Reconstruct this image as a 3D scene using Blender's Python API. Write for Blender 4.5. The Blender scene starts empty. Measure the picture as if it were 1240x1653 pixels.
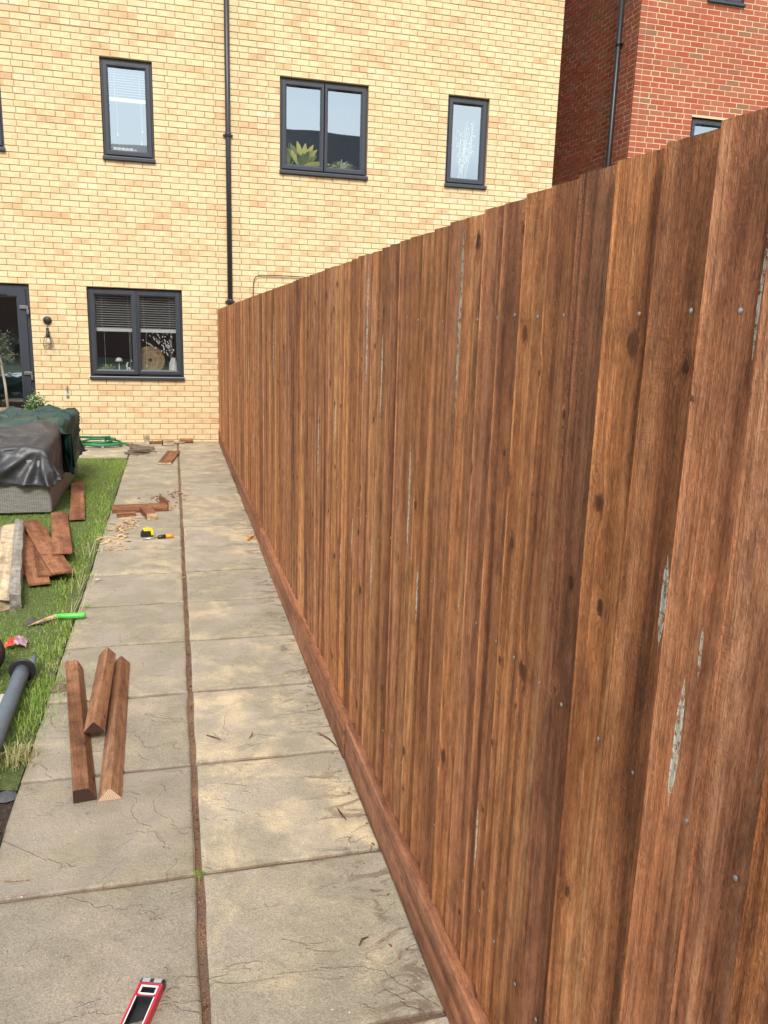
import bpy, math, random
import numpy as np
from mathutils import Matrix, Vector, Euler

rng = random.Random(7)
nrg = np.random.default_rng(11)
SC = bpy.context.scene
COL = SC.collection
R = math.radians

# ------------------------------------------------------------------ camera
F_PX, IMG_H, IMG_W = 1279.0, 1653.0, 1240.0
YAW, PITCH, ROLL = R(14.977), R(-12.751), R(1.726)
CAM = Vector((-0.591, -11.310, 1.560))
fwd = Vector((math.sin(YAW) * math.cos(PITCH), math.cos(YAW) * math.cos(PITCH), math.sin(PITCH)))
r0 = Vector((math.cos(YAW), -math.sin(YAW), 0))
u0 = r0.cross(fwd)
rt = r0 * math.cos(ROLL) + u0 * math.sin(ROLL)
up = -r0 * math.sin(ROLL) + u0 * math.cos(ROLL)
cd = bpy.data.cameras.new('camera')
cd.sensor_fit = 'VERTICAL'
cd.sensor_height = 24.0
cd.lens = F_PX / IMG_H * 24.0
cd.clip_start = 0.05
cd.clip_end = 2000
cam = bpy.data.objects.new('camera', cd)
mw = Matrix((rt, up, -fwd)).transposed().to_4x4()
mw.translation = CAM
cam.matrix_world = mw
COL.objects.link(cam)
SC.camera = cam

def pix(P):
    d = Vector(P) - CAM
    z = d.dot(fwd)
    return (IMG_W / 2 + F_PX * d.dot(rt) / z, IMG_H / 2 - F_PX * d.dot(up) / z, z)

# ------------------------------------------------------------------ world, sun, exposure
SUN_DIR = Vector((-0.12, -0.80, 0.80)).normalized()      # towards the sun
SUN_EL = math.asin(SUN_DIR.z)
SUN_ROT = math.atan2(SUN_DIR.x, SUN_DIR.y)
wd = bpy.data.worlds.new('World')
SC.world = wd
wd.use_nodes = True
wt = wd.node_tree
wt.nodes.clear()
w_out = wt.nodes.new('ShaderNodeOutputWorld')
w_bg = wt.nodes.new('ShaderNodeBackground')
w_sky = wt.nodes.new('ShaderNodeTexSky')
w_sky.sky_type = 'NISHITA'
w_sky.sun_disc = False
w_sky.sun_elevation = SUN_EL
w_sky.sun_rotation = SUN_ROT
w_sky.dust_density = 2.5
w_sky.air_density = 1.2
w_hsv = wt.nodes.new('ShaderNodeHueSaturation')
w_hsv.inputs['Saturation'].default_value = 0.85
w_tc = wt.nodes.new('ShaderNodeTexCoord')
w_map = wt.nodes.new('ShaderNodeMapping')
w_map.inputs['Scale'].default_value = (1.6, 1.6, 5.0)
w_n = wt.nodes.new('ShaderNodeTexNoise')
w_n.inputs['Scale'].default_value = 1.7
w_n.inputs['Detail'].default_value = 7
w_n.inputs['Roughness'].default_value = 0.55
w_r = wt.nodes.new('ShaderNodeValToRGB')
w_r.color_ramp.elements[0].position = 0.38
w_r.color_ramp.elements[1].position = 0.66
w_mix = wt.nodes.new('ShaderNodeMix')
w_mix.data_type = 'RGBA'
w_mix.inputs[7].default_value = (10.5, 10.3, 10.1, 1)          # bright thin cloud
wt.links.new(w_tc.outputs['Generated'], w_map.inputs['Vector'])
wt.links.new(w_map.outputs[0], w_n.inputs['Vector'])
wt.links.new(w_n.outputs['Fac'], w_r.inputs['Fac'])
wt.links.new(w_sky.outputs[0], w_hsv.inputs['Color'])
wt.links.new(w_r.outputs['Color'], w_mix.inputs[0])
wt.links.new(w_hsv.outputs[0], w_mix.inputs[6])
wt.links.new(w_mix.outputs[2], w_bg.inputs['Color'])
w_bg.inputs['Strength'].default_value = 0.088
wt.links.new(w_bg.outputs[0], w_out.inputs['Surface'])

sd = bpy.data.lights.new('sun', 'SUN')
sd.energy = 1.5
sd.angle = R(14)
sd.color = (1.0, 0.95, 0.87)
sun = bpy.data.objects.new('sun', sd)
sun.rotation_euler = SUN_DIR.to_track_quat('Z', 'Y').to_euler()
COL.objects.link(sun)

SC.view_settings.view_transform = 'Standard'
SC.view_settings.look = 'None'
SC.view_settings.exposure = 1.25
SC.view_settings.gamma = 1.0
SC.view_settings.use_curve_mapping = False
SC.cycles.use_denoising = True
SC.cycles.adaptive_threshold = 0.02
SC.cycles.max_bounces = 6
SC.cycles.transparent_max_bounces = 12

# ------------------------------------------------------------------ object helpers
def mesh_data(name, verts, faces, mat=None, smooth=False):
    me = bpy.data.meshes.new(name)
    me.from_pydata([tuple(v) for v in verts], [], [tuple(f) for f in faces])
    if mat:
        me.materials.append(mat)
    if smooth:
        me.polygons.foreach_set('use_smooth', [True] * len(me.polygons))
    me.update()
    return me

def add(name, me, parent=None, loc=(0, 0, 0), rot=(0, 0, 0), local=False):
    """link a mesh; a child given in world coordinates unless local is set"""
    o = bpy.data.objects.new(name, me)
    COL.objects.link(o)
    o.location = loc
    o.rotation_euler = rot
    if parent is not None:
        o.parent = parent
        if not local:
            o.matrix_parent_inverse = Matrix.Translation(root_off(parent)).inverted()
    return o

def root_off(p):
    v = Vector(p.location)
    if p.parent is not None:
        if p.get('_w'):
            return Vector(p['_w'])
        return Vector((0, 0, 0)) + v if not p.parent else v
    return v

def tag(o, label, cat, group=None, kind=None):
    o['label'] = label
    o['category'] = cat
    if group:
        o['group'] = group
    if kind:
        o['kind'] = kind
    return o

def empty(name, loc, label, cat, group=None, rot=(0, 0, 0)):
    o = bpy.data.objects.new(name, None)
    COL.objects.link(o)
    o.location = loc
    o.rotation_euler = rot
    return tag(o, label, cat, group)

class MB:
    def __init__(s):
        s.v, s.f = [], []
    def quad(s, *ps):
        n = len(s.v)
        s.v += [tuple(p) for p in ps]
        s.f.append(tuple(range(n, n + len(ps))))
        return s
    def box(s, a, b, c=0.0):
        x0, y0, z0 = a
        x1, y1, z1 = b
        if c <= 0:
            n = len(s.v)
            s.v += [(x0, y0, z0), (x1, y0, z0), (x1, y1, z0), (x0, y1, z0), (x0, y0, z1), (x1, y0, z1), (x1, y1, z1), (x0, y1, z1)]
            s.f += [tuple(n + i for i in q) for q in ((0, 3, 2, 1), (4, 5, 6, 7), (0, 1, 5, 4), (1, 2, 6, 5), (2, 3, 7, 6), (3, 0, 4, 7))]
        else:
            # prism with chamfered vertical edges and top/bottom edges
            loops = []
            for z, i in ((z0, c), (z0 + c, 0), (z1 - c, 0), (z1, c)):
                X0, X1, Y0, Y1 = x0 + i, x1 - i, y0 + i, y1 - i
                k = c * 0.7
                loops.append([(X0 + k, Y0, z), (X1 - k, Y0, z), (X1, Y0 + k, z), (X1, Y1 - k, z), (X1 - k, Y1, z), (X0 + k, Y1, z), (X0, Y1 - k, z), (X0, Y0 + k, z)])
            s.loft(loops, True, True)
        return s
    def loft(s, loops, cap0=True, cap1=True, closed=True):
        n = len(s.v)
        m = len(loops[0])
        for L in loops:
            s.v += [tuple(p) for p in L]
        for i in range(len(loops) - 1):
            for j in range(m if closed else m - 1):
                a, b = n + i * m + j, n + i * m + (j + 1) % m
                s.f.append((a, b, b + m, a + m))
        if cap0:
            s.f.append(tuple(n + j for j in reversed(range(m))))
        if cap1:
            s.f.append(tuple(n + (len(loops) - 1) * m + j for j in range(m)))
        return s
    def tube(s, pts, r, seg=8, cap=True):
        pts = [Vector(p) for p in pts]
        rs = r if isinstance(r, (list, tuple)) else [r] * len(pts)
        loops = []
        ref = None
        for i, p in enumerate(pts):
            t = (pts[min(i + 1, len(pts) - 1)] - pts[max(i - 1, 0)]).normalized()
            if ref is None:
                ref = t.cross(Vector((0, 0, 1)) if abs(t.z) < 0.9 else Vector((1, 0, 0))).normalized()
            ref = (ref - t * ref.dot(t)).normalized()
            b = t.cross(ref)
            loops.append([p + (ref * math.cos(2 * math.pi * k / seg) + b * math.sin(2 * math.pi * k / seg)) * rs[i] for k in range(seg)])
        return s.loft(loops, cap, cap)
    def lathe(s, prof, c=(0, 0, 0), seg=16, cap=True):
        loops = [[(c[0] + r * math.cos(2 * math.pi * k / seg), c[1] + r * math.sin(2 * math.pi * k / seg), c[2] + z) for k in range(seg)] for r, z in prof]
        return s.loft(loops, cap, cap)
    def ring(s, x0, x1, z0, z1, prof, flip=False):
        """mitred frame: profile of (inset, y) swept round a rectangle in the XZ plane"""
        loops = []
        for d, y in prof:
            loops.append([(x0 + d, y, z0 + d), (x1 - d, y, z0 + d), (x1 - d, y, z1 - d), (x0 + d, y, z1 - d)])
        return s.loft(loops, False, False)
    def xf(s, M, start=0):
        s.v[start:] = [tuple(M @ Vector(p)) for p in s.v[start:]]
        return s
    def data(s, name, mat, smooth=False):
        return mesh_data(name, s.v, s.f, mat, smooth)
    def build(s, name, mat, parent=None, smooth=False, loc=(0, 0, 0), rot=(0, 0, 0), local=False):
        return add(name, s.data(name, mat, smooth), parent, loc, rot, local)

# ------------------------------------------------------------------ material helpers
class NT:
    def __init__(s, name):
        s.mat = bpy.data.materials.new(name)
        s.mat.use_nodes = True
        s.t = s.mat.node_tree
        s.t.nodes.clear()
        s.out = s.t.nodes.new('ShaderNodeOutputMaterial')
    def n(s, typ, ins=None, **props):
        nd = s.t.nodes.new('ShaderNode' + typ)
        for k, v in props.items():
            setattr(nd, k, v)
        for k, v in (ins or {}).items():
            s.put(nd.inputs[k], v)
        return nd
    def put(s, sock, v):
        if isinstance(v, bpy.types.NodeSocket):
            s.t.links.new(v, sock)
        elif isinstance(v, bpy.types.Node):
            s.t.links.new(v.outputs[0], sock)
        else:
            if isinstance(v, (tuple, list)) and len(v) == 3 and sock.type == 'RGBA':
                v = (*v, 1)
            sock.default_value = v
    def m(s, op, a, b=None, c=None, clamp=False):
        nd = s.t.nodes.new('ShaderNodeMath')
        nd.operation = op
        nd.use_clamp = clamp
        for i, v in enumerate((a, b, c)):
            if v is not None:
                s.put(nd.inputs[i], v)
        return nd.outputs[0]
    def mr(s, v, a, b, c=0.0, d=1.0, smooth=True):
        nd = s.n('MapRange', {0: v, 1: a, 2: b, 3: c, 4: d})
        nd.interpolation_type = 'SMOOTHSTEP' if smooth else 'LINEAR'
        return nd.outputs[0]
    def mix(s, f, a, b, mode='MIX'):
        nd = s.t.nodes.new('ShaderNodeMix')
        nd.data_type = 'RGBA'
        nd.blend_type = mode
        s.put(nd.inputs[0], f)
        s.put(nd.inputs[6], a)
        s.put(nd.inputs[7], b)
        return nd.outputs[2]
    def noise(s, vec, scale, detail=3, rough=0.5, dist=0.0):
        nd = s.n('TexNoise', {'Vector': vec, 'Scale': scale, 'Detail': detail, 'Roughness': rough, 'Distortion': dist})
        return nd.outputs['Fac']
    def vec(s, x, y, z):
        return s.n('CombineXYZ', {0: x, 1: y, 2: z}).outputs[0]
    def sep(s, v):
        return s.n('SeparateXYZ', {0: v}).outputs
    def ramp(s, f, stops):
        nd = s.t.nodes.new('ShaderNodeValToRGB')
        cr = nd.color_ramp
        while len(cr.elements) < len(stops):
            cr.elements.new(0.5)
        for e, (p, c) in zip(cr.elements, stops):
            e.position = p
            e.color = (*c, 1)
        s.put(nd.inputs[0], f)
        return nd.outputs[0]
    def attr(s, name, typ='OBJECT'):
        return s.n('Attribute', attribute_type=typ, attribute_name=name).outputs['Fac']
    def bump(s, h, dist, strength=1.0, normal=None):
        ins = {'Height': h, 'Distance': dist, 'Strength': strength}
        if normal is not None:
            ins['Normal'] = normal
        return s.n('Bump', ins).outputs[0]
    def pbr(s, col, rough=0.6, normal=None, **kw):
        b = s.n('BsdfPrincipled')
        s.put(b.inputs['Base Color'], col)
        s.put(b.inputs['Roughness'], rough)
        if normal is not None:
            s.put(b.inputs['Normal'], normal)
        for k, v in kw.items():
            s.put(b.inputs[k.replace('_', ' ')], v)
        s.t.links.new(b.outputs[0], s.out.inputs[0])
        return s.mat
    def pos(s):
        return s.n('NewGeometry').outputs['Position']
    def obj(s):
        return s.n('TexCoord').outputs['Object']
    def rand(s):
        return s.n('ObjectInfo').outputs['Random']

def plain(name, col, rough=0.5, var=0.12, scale=40, bump=0.0006, **kw):
    t = NT(name)
    o = t.obj()
    f = t.noise(o, scale, 4, 0.6)
    lo = tuple(c * (1 - var) for c in col)
    hi = tuple(min(1, c * (1 + var)) for c in col)
    c = t.mix(f, lo, hi)
    return t.pbr(c, rough, t.bump(t.noise(o, scale * 4, 3), bump), **kw)

def wood(name, dark, mid, light, knotty=1.0, rough=0.68, saw=1.0, patch=0.55, grain=1.0, arris=False):
    t = NT(name)
    o = t.obj()
    r = t.rand()
    x, y, z = t.sep(o)
    px = t.m('ADD', x, t.m('MULTIPLY', r, 37.3))
    py = t.m('ADD', y, t.m('MULTIPLY', r, 91.7))
    pz = t.m('ADD', z, t.m('MULTIPLY', r, 53.1))
    tone = t.attr('tone')
    # knots: cells stretched along the grain
    kv = t.vec(t.m('MULTIPLY', t.m('ADD', py, t.m('MULTIPLY', px, 0.7)), 9.0), t.m('MULTIPLY', pz, 4.3), 0.0)
    vor = t.n('TexVoronoi', {'Vector': kv, 'Scale': 1.0, 'Randomness': 1.0}, voronoi_dimensions='2D')
    wob = t.m('MULTIPLY', t.m('SUBTRACT', t.noise(t.vec(px, t.m('MULTIPLY', py, 60), t.m('MULTIPLY', pz, 32)), 1.0, 2, 0.7), 0.5), 0.17)
    d = t.m('ADD', vor.outputs['Distance'], wob)
    sel = t.m('GREATER_THAN', t.sep(vor.outputs['Color'])[0], 0.42)
    d = t.m('MULTIPLY', d, t.m('ADD', 1.15, t.m('MULTIPLY', t.sep(vor.outputs['Color'])[1], 2.2)))
    knot = t.m('MULTIPLY', t.mr(d, 0.130, 0.075), sel)
    core = t.m('MULTIPLY', t.m('MULTIPLY', t.mr(d, 0.085, 0.03), sel), t.mr(t.sep(vor.outputs['Color'])[2], 0.3, 0.8))
    halo = t.m('MULTIPLY', t.mr(d, 0.36, 0.08), sel)
    big = t.m('MULTIPLY', halo, 0.011)
    gw = t.m('MULTIPLY', t.noise(t.vec(t.m('MULTIPLY', px, 3.0), t.m('MULTIPLY', py, 3.0), pz), 1.1, 1), 1.6)
    def stretched(s, sz, det, ro):
        yy = t.m('ADD', t.m('MULTIPLY', t.m('ADD', py, big), s), gw)
        return t.noise(t.vec(t.m('MULTIPLY', px, s), yy, t.m('MULTIPLY', pz, sz)), 1.0, det, ro)
    g1 = stretched(230 * grain, 3.0, 3, 0.7)
    g2 = stretched(46 * grain, 0.7, 2, 0.6)
    g3 = stretched(17 * grain, 0.35, 1, 0.5)
    sawn = t.noise(t.vec(t.m('MULTIPLY', px, 12), t.m('MULTIPLY', py, 9), t.m('MULTIPLY', pz, 230)), 1.0, 1, 0.6)
    fuzz = t.noise(t.vec(t.m('MULTIPLY', px, 420), t.m('MULTIPLY', py, 420), t.m('MULTIPLY', pz, 75)), 1.0, 2, 0.75)
    pt = t.noise(t.vec(t.m('MULTIPLY', px, 3), t.m('MULTIPLY', py, 11), t.m('MULTIPLY', pz, 1.5)), 1.0, 3, 0.65)
    v = t.m('ADD', t.m('MULTIPLY', g1, 0.24), t.m('ADD', t.m('MULTIPLY', g2, 0.36), t.m('ADD', t.m('MULTIPLY', g3, 0.26), t.m('MULTIPLY', fuzz, 0.20))))
    col = t.ramp(v, [(0.40, dark), (0.52, mid), (0.66, light)])
    mul = t.m('ADD', 1.0, t.m('MULTIPLY', tone, 0.42))
    col = t.mix(1.0, col, t.vec(mul, mul, mul), 'MULTIPLY')
    # grey, pink and golden boards
    wm = t.attr('warm')
    col = t.mix(1.0, col, t.vec(t.m('ADD', 1.0, t.m('MULTIPLY', wm, 0.03)), t.m('ADD', 1.0, t.m('MULTIPLY', wm, 0.03)), t.m('SUBTRACT', 1.0, t.m('MULTIPLY', wm, 0.16))), 'MULTIPLY')
    mot = t.noise(t.vec(t.m('MULTIPLY', px, 20), t.m('MULTIPLY', py, 42), t.m('MULTIPLY', pz, 15)), 1.0, 3, 0.7)
    col = t.mix(1.0, col, t.ramp(mot, [(0.32, (0.66, 0.63, 0.62)), (0.5, (1, 1, 1)), (0.70, (1.26, 1.25, 1.24))]), 'MULTIPLY')
    glint = t.mr(fuzz, 0.70, 0.80)  # pale splinter flecks, painting small specular sparkles into the colour
    col = t.mix(t.m('MULTIPLY', glint, 0.35), col, t.mix(1.0, col, (1.9, 1.85, 1.8), 'MULTIPLY'))
    hue = t.noise(t.vec(t.m('MULTIPLY', r, 91.0), 3.1, t.m('MULTIPLY', z, 0.5)), 1.0, 1)
    col = t.mix(t.mr(hue, 0.42, 0.68), col, t.mix(1.0, col, (1.0, 1.06, 1.14), 'MULTIPLY'))
    dk = t.m('MULTIPLY', t.mr(pt, 0.50, 0.64), patch)
    col = t.mix(dk, col, t.mix(1.0, col, (0.44, 0.37, 0.33), 'MULTIPLY'))
    lt = t.m('MULTIPLY', t.mr(pt, 0.46, 0.30), 0.45)
    col = t.mix(lt, col, t.mix(1.0, col, (1.38, 1.30, 1.22), 'MULTIPLY'))
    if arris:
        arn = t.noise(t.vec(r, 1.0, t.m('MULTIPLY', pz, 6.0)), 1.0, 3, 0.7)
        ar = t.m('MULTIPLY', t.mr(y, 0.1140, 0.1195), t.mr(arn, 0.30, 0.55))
        col = t.mix(t.m('MULTIPLY', ar, 0.45), col, t.mix(1.0, col, (1.75, 1.72, 1.68), 'MULTIPLY'))  # sawn arris paler, with sky light on its rounded corner painted in
    col = t.mix(t.m('MULTIPLY', halo, 0.30 * knotty), col, t.mix(1.0, col, (0.66, 0.56, 0.5), 'MULTIPLY'))
    col = t.mix(t.m('MULTIPLY', knot, 0.75 * knotty), col, tuple(c * 0.55 for c in dark))
    col = t.mix(t.m('MULTIPLY', core, 0.72 * knotty), col, tuple(c * 0.22 for c in dark))
    # pale green white resin streaks, placed board by board
    sm = None
    wv = t.m('MULTIPLY', t.m('SUBTRACT', t.noise(t.vec(3.0, r, t.m('MULTIPLY', z, 9.0)), 1.0, 3), 0.5), 0.009)
    brk = t.mr(t.noise(t.vec(t.m('MULTIPLY', y, 160), 1.7, t.m('MULTIPLY', pz, 90)), 1.0, 4, 0.75), 0.41, 0.53)
    for k in ('abcd' if arris else ''):
        su, z0, z1, sw = (t.attr('streak_%s_%s' % (q, k)) for q in ('u', 'from', 'to', 'w'))
        du = t.m('ABSOLUTE', t.m('SUBTRACT', t.m('ADD', y, wv), su))
        mid_z = t.m('MULTIPLY', t.m('ADD', z0, z1), 0.5)
        half = t.m('MULTIPLY', t.m('SUBTRACT', z1, z0), 0.5)
        rel = t.m('DIVIDE', t.m('ABSOLUTE', t.m('SUBTRACT', z, mid_z)), t.m('MAXIMUM', half, 0.001))
        taper = t.mr(rel, 1.0, 0.35)
        wloc = t.m('MULTIPLY', sw, taper)
        mk = t.m('MULTIPLY', t.m('LESS_THAN', du, wloc), t.m('GREATER_THAN', half, 0.002))
        mk = t.m('MULTIPLY', mk, brk)
        rim = t.m('MULTIPLY', mk, t.mr(t.m('DIVIDE', du, t.m('MAXIMUM', wloc, 0.0005)), 0.25, 0.8))
        rims = rim if sm is None else t.m('MAXIMUM', rims, rim)
        sm = mk if sm is None else t.m('MAXIMUM', sm, mk)
    scol = t.mix(t.noise(t.vec(t.m('MULTIPLY', y, 120), 1, t.m('MULTIPLY', z, 14)), 1.0, 3), (0.30, 0.38, 0.27), (0.78, 0.80, 0.68))
    if sm is not None:
        scol = t.mix(rims, scol, (0.84, 0.84, 0.74))
        col = t.mix(t.m('MULTIPLY', sm, 0.9), col, scol)
    h = t.m('ADD', t.m('MULTIPLY', g1, 0.9), t.m('ADD', t.m('MULTIPLY', t.m('MULTIPLY', sawn, t.mr(t.noise(t.vec(r, t.m('MULTIPLY', pz, 1.5), t.m('MULTIPLY', py, 6.0)), 3.0, 1), 0.45, 0.7)), 0.40 * saw), t.m('ADD', t.m('MULTIPLY', fuzz, 1.3), t.m('ADD', t.m('MULTIPLY', g2, t.m('ADD', 1.4, t.m('MULTIPLY', t.attr('ridge'), 5.0))), t.m('ADD', t.m('MULTIPLY', mot, 0.9), t.m('MULTIPLY', knot, 0.5))))))
    nrm = t.bump(h, 0.0042, 1.0)
    return t.pbr(col, t.m('ADD', rough - 0.08, t.m('MULTIPLY', g2, 0.2)), nrm, Specular_IOR_Level=0.32)

M = {}
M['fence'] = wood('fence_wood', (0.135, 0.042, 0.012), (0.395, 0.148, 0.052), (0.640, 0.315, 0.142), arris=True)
M['gravel_board'] = wood('gravel_board_wood', (0.15, 0.052, 0.021), (0.31, 0.122, 0.056), (0.46, 0.215, 0.115), knotty=0.6)
M['plank'] = wood('plank_wood', (0.11, 0.038, 0.016), (0.255, 0.100, 0.045), (0.40, 0.190, 0.100), knotty=0.8, patch=0.6, grain=0.45, saw=0.5)
M['rail'] = wood('rail_wood', (0.12, 0.047, 0.019), (0.27, 0.122, 0.056), (0.43, 0.23, 0.118), knotty=0.9, patch=0.5, grain=0.6)
M['old_wood'] = wood('old_pale_wood', (0.22, 0.155, 0.09), (0.50, 0.39, 0.25), (0.70, 0.60, 0.43), knotty=0.5, patch=0.6, saw=0.1, grain=0.4)
M['grey_wood'] = wood('weathered_grey_wood', (0.15, 0.135, 0.115), (0.30, 0.275, 0.235), (0.44, 0.41, 0.36), knotty=0.5, saw=0.1, grain=0.4)
M['cut_wood'] = wood('freshly_cut_wood', (0.36, 0.22, 0.11), (0.60, 0.42, 0.24), (0.76, 0.60, 0.40), knotty=0.3, patch=0.1)

def end_rings():
    t = NT('end_grain')
    o = t.obj()
    x, y, z = t.sep(o)
    d = t.m('SQRT', t.m('ADD', t.m('POWER', t.m('ADD', x, 0.012), 2.0), t.m('POWER', t.m('SUBTRACT', y, 0.008), 2.0)))
    w = t.m('PINGPONG', t.m('ADD', t.m('MULTIPLY', d, 170), t.m('MULTIPLY', t.noise(o, 60, 2), 0.6)), 0.5)
    c = t.mix(t.mr(w, 0.05, 0.45), (0.40, 0.25, 0.17), (0.60, 0.45, 0.33))
    return t.pbr(c, 0.75, t.bump(t.noise(o, 500, 3), 0.001))
M['end'] = end_rings()
M['end_dark'] = plain('dark_stained_end', (0.045, 0.018, 0.010), 0.8, 0.5, 200, 0.002)

def brick_mat(name, stops, smut, axis, w=0.225, h=0.0743, z0=0.0, speck=0.5):
    t = NT(name)
    p = t.pos()
    x, y, z = t.sep(p)
    u = x if axis == 'x' else y
    row = t.m('FLOOR', t.m('DIVIDE', t.m('SUBTRACT', z, z0), h))
    par = t.m('MULTIPLY', t.m('MODULO', t.m('ADD', row, 1000.0), 2.0), 0.5)
    uu = t.m('ADD', t.m('DIVIDE', u, w), par)
    cell = t.m('FLOOR', uu)
    fu = t.m('SUBTRACT', uu, cell)
    fz = t.m('SUBTRACT', t.m('DIVIDE', t.m('SUBTRACT', z, z0), h), row)
    wn = t.n('TexWhiteNoise', {'Vector': t.vec(cell, row, 3.7 if axis == 'x' else 9.1)}, noise_dimensions='3D')
    rnd = wn.outputs['Value']
    r2 = t.sep(wn.outputs['Color'])
    col = t.ramp(rnd, stops)
    nlow = t.noise(p, 1.1, 3, 0.6)
    col = t.mix(0.6, col, t.mix(1.0, col, t.ramp(nlow, [(0.3, (0.86, 0.84, 0.82)), (0.7, (1.1, 1.1, 1.1))]), 'MULTIPLY'))
    n1 = t.noise(p, 55, 5, 0.65)
    col = t.mix(1.0, col, t.ramp(n1, [(0.25, (0.76, 0.74, 0.70)), (0.5, (1, 1, 1)), (0.8, (1.14, 1.13, 1.10))]), 'MULTIPLY')
    ef = t.m('MULTIPLY', t.mr(t.noise(p, 1.9, 5, 0.65, 0.5), 0.62, 0.74), t.mr(t.noise(p, 30, 3, 0.7), 0.4, 0.65))
    col = t.mix(t.m('MULTIPLY', ef, 0.45), col, (0.80, 0.74, 0.64))
    # drag-face smudge along the middle of each brick
    cen = t.m('MULTIPLY', t.mr(t.m('ABSOLUTE', t.m('SUBTRACT', fu, 0.5)), 0.46, 0.25), t.mr(t.m('ABSOLUTE', t.m('SUBTRACT', fz, 0.5)), 0.40, 0.16))
    sm = t.mr(t.noise(t.vec(t.m('MULTIPLY', x, 55), t.m('MULTIPLY', y, 55), t.m('MULTIPLY', z, 130)), 1.0, 4, 0.7), 0.47, 0.70)
    f = t.m('MULTIPLY', t.m('MULTIPLY', cen, t.m('ADD', 0.25, sm)), t.m('MULTIPLY', r2[1], 0.62))
    col = t.mix(f, col, smut)
    sp = t.n('TexVoronoi', {'Vector': p, 'Scale': 85.0})
    spk = t.m('MULTIPLY', t.mr(sp.outputs['Distance'], 0.20, 0.12), t.m('GREATER_THAN', t.sep(sp.outputs['Color'])[0], 0.86))
    col = t.mix(t.m('MULTIPLY', spk, speck), col, tuple(c * 0.45 for c in smut))
    nr = t.bump(t.m('ADD', t.noise(p, 130, 5, 0.7), t.m('MULTIPLY', spk, -0.6)), 0.0022, 0.8)
    return t.pbr(col, 0.82, nr, Specular_IOR_Level=0.25)

GAUGE = 0.0743
Z0Y = 0.842 - 11 * GAUGE
YSTOPS = [(0.0, (0.755, 0.60, 0.38)), (0.45, (0.74, 0.575, 0.35)), (0.75, (0.715, 0.535, 0.315)), (0.90, (0.68, 0.485, 0.28)), (0.97, (0.63, 0.42, 0.24)), (1.0, (0.79, 0.66, 0.46))]
M['ybrick'] = brick_mat('yellow_brick', YSTOPS, (0.33, 0.185, 0.095), 'x', z0=Z0Y)
RSTOPS = [(0.0, (0.40, 0.105, 0.058)), (0.45, (0.35, 0.080, 0.046)), (0.7, (0.40, 0.130, 0.078)), (0.92, (0.32, 0.110, 0.066)), (1.0, (0.27, 0.14, 0.085))]
M['rbrick_x'] = brick_mat('red_brick_front', RSTOPS, (0.19, 0.12, 0.075), 'x', h=0.075, z0=0.0, speck=0.15)
M['rbrick_y'] = brick_mat('red_brick_side', RSTOPS, (0.19, 0.12, 0.075), 'y', h=0.075, z0=0.0, speck=0.15)

def mortar(name, col):
    t = NT(name)
    p = t.pos()
    c = t.mix(t.noise(p, 9, 4, 0.6), tuple(c * 0.75 for c in col), tuple(c * 1.2 for c in col))
    c = t.mix(t.m('MULTIPLY', t.noise(p, 300, 3), 0.4), c, tuple(c * 0.6 for c in col))
    return t.pbr(c, 0.9, t.bump(t.noise(p, 260, 4, 0.7), 0.002))
M['ymortar'] = mortar('yellow_mortar', (0.41, 0.31, 0.175))
M['rmortar'] = mortar('cream_mortar', (0.70, 0.54, 0.33))
M['frame'] = plain('anthracite_frame', (0.036, 0.042, 0.055), 0.38, 0.05, 60, 0.0001)
M['black_plastic'] = plain('black_plastic', (0.022, 0.023, 0.027), 0.42, 0.2, 30, 0.0002)
M['black_metal'] = plain('black_metal', (0.015, 0.015, 0.017), 0.5, 0.2, 60, 0.0003)
M['interior'] = plain('interior_plaster', (0.42, 0.42, 0.44), 0.9, 0.06, 3, 0.0)
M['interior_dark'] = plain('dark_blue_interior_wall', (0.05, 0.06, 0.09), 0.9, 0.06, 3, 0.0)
M['floorboard'] = plain('interior_floor', (0.20, 0.14, 0.09), 0.6, 0.2, 3, 0.0)
M['white'] = plain('white_ceramic', (0.80, 0.79, 0.77), 0.4, 0.03, 30, 0.0)
M['blind'] = plain('white_blind', (0.78, 0.77, 0.75), 0.5, 0.03, 30, 0.0)
M['steel'] = plain('brushed_steel', (0.62, 0.62, 0.63), 0.28, 0.1, 90, 0.0002, Metallic=1.0)
M['zinc'] = plain('zinc_nail', (0.42, 0.43, 0.45), 0.5, 0.25, 300, 0.0003, Metallic=0.7)
M['slate'] = plain('roof_slate', (0.035, 0.037, 0.042), 0.6, 0.3, 2.0, 0.0)

def glass():
    t = NT('window_glass')
    tr = t.n('BsdfTransparent', {'Color': (0.94, 0.96, 0.97)})
    wob = t.bump(t.noise(t.pos(), 1.6, 1), 0.002, 0.5)
    gl = t.n('BsdfGlossy', {'Color': (0.74, 0.89, 1.0), 'Roughness': 0.008, 'Normal': wob})
    ge = t.n('NewGeometry')
    dt = t.n('VectorMath', {0: ge.outputs['Normal'], 1: ge.outputs['Incoming']}, operation='DOT_PRODUCT').outputs['Value']
    k5 = t.m('POWER', t.m('SUBTRACT', 1.0, t.m('ABSOLUTE', dt)), 5.0)
    fr = t.m('ADD', 0.38, t.m('MULTIPLY', k5, 0.62))
    mx = t.n('MixShader', {0: fr, 1: tr, 2: gl})
    t.t.links.new(mx.outputs[0], t.out.inputs[0])
    return t.mat
M['glass'] = glass()

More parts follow.
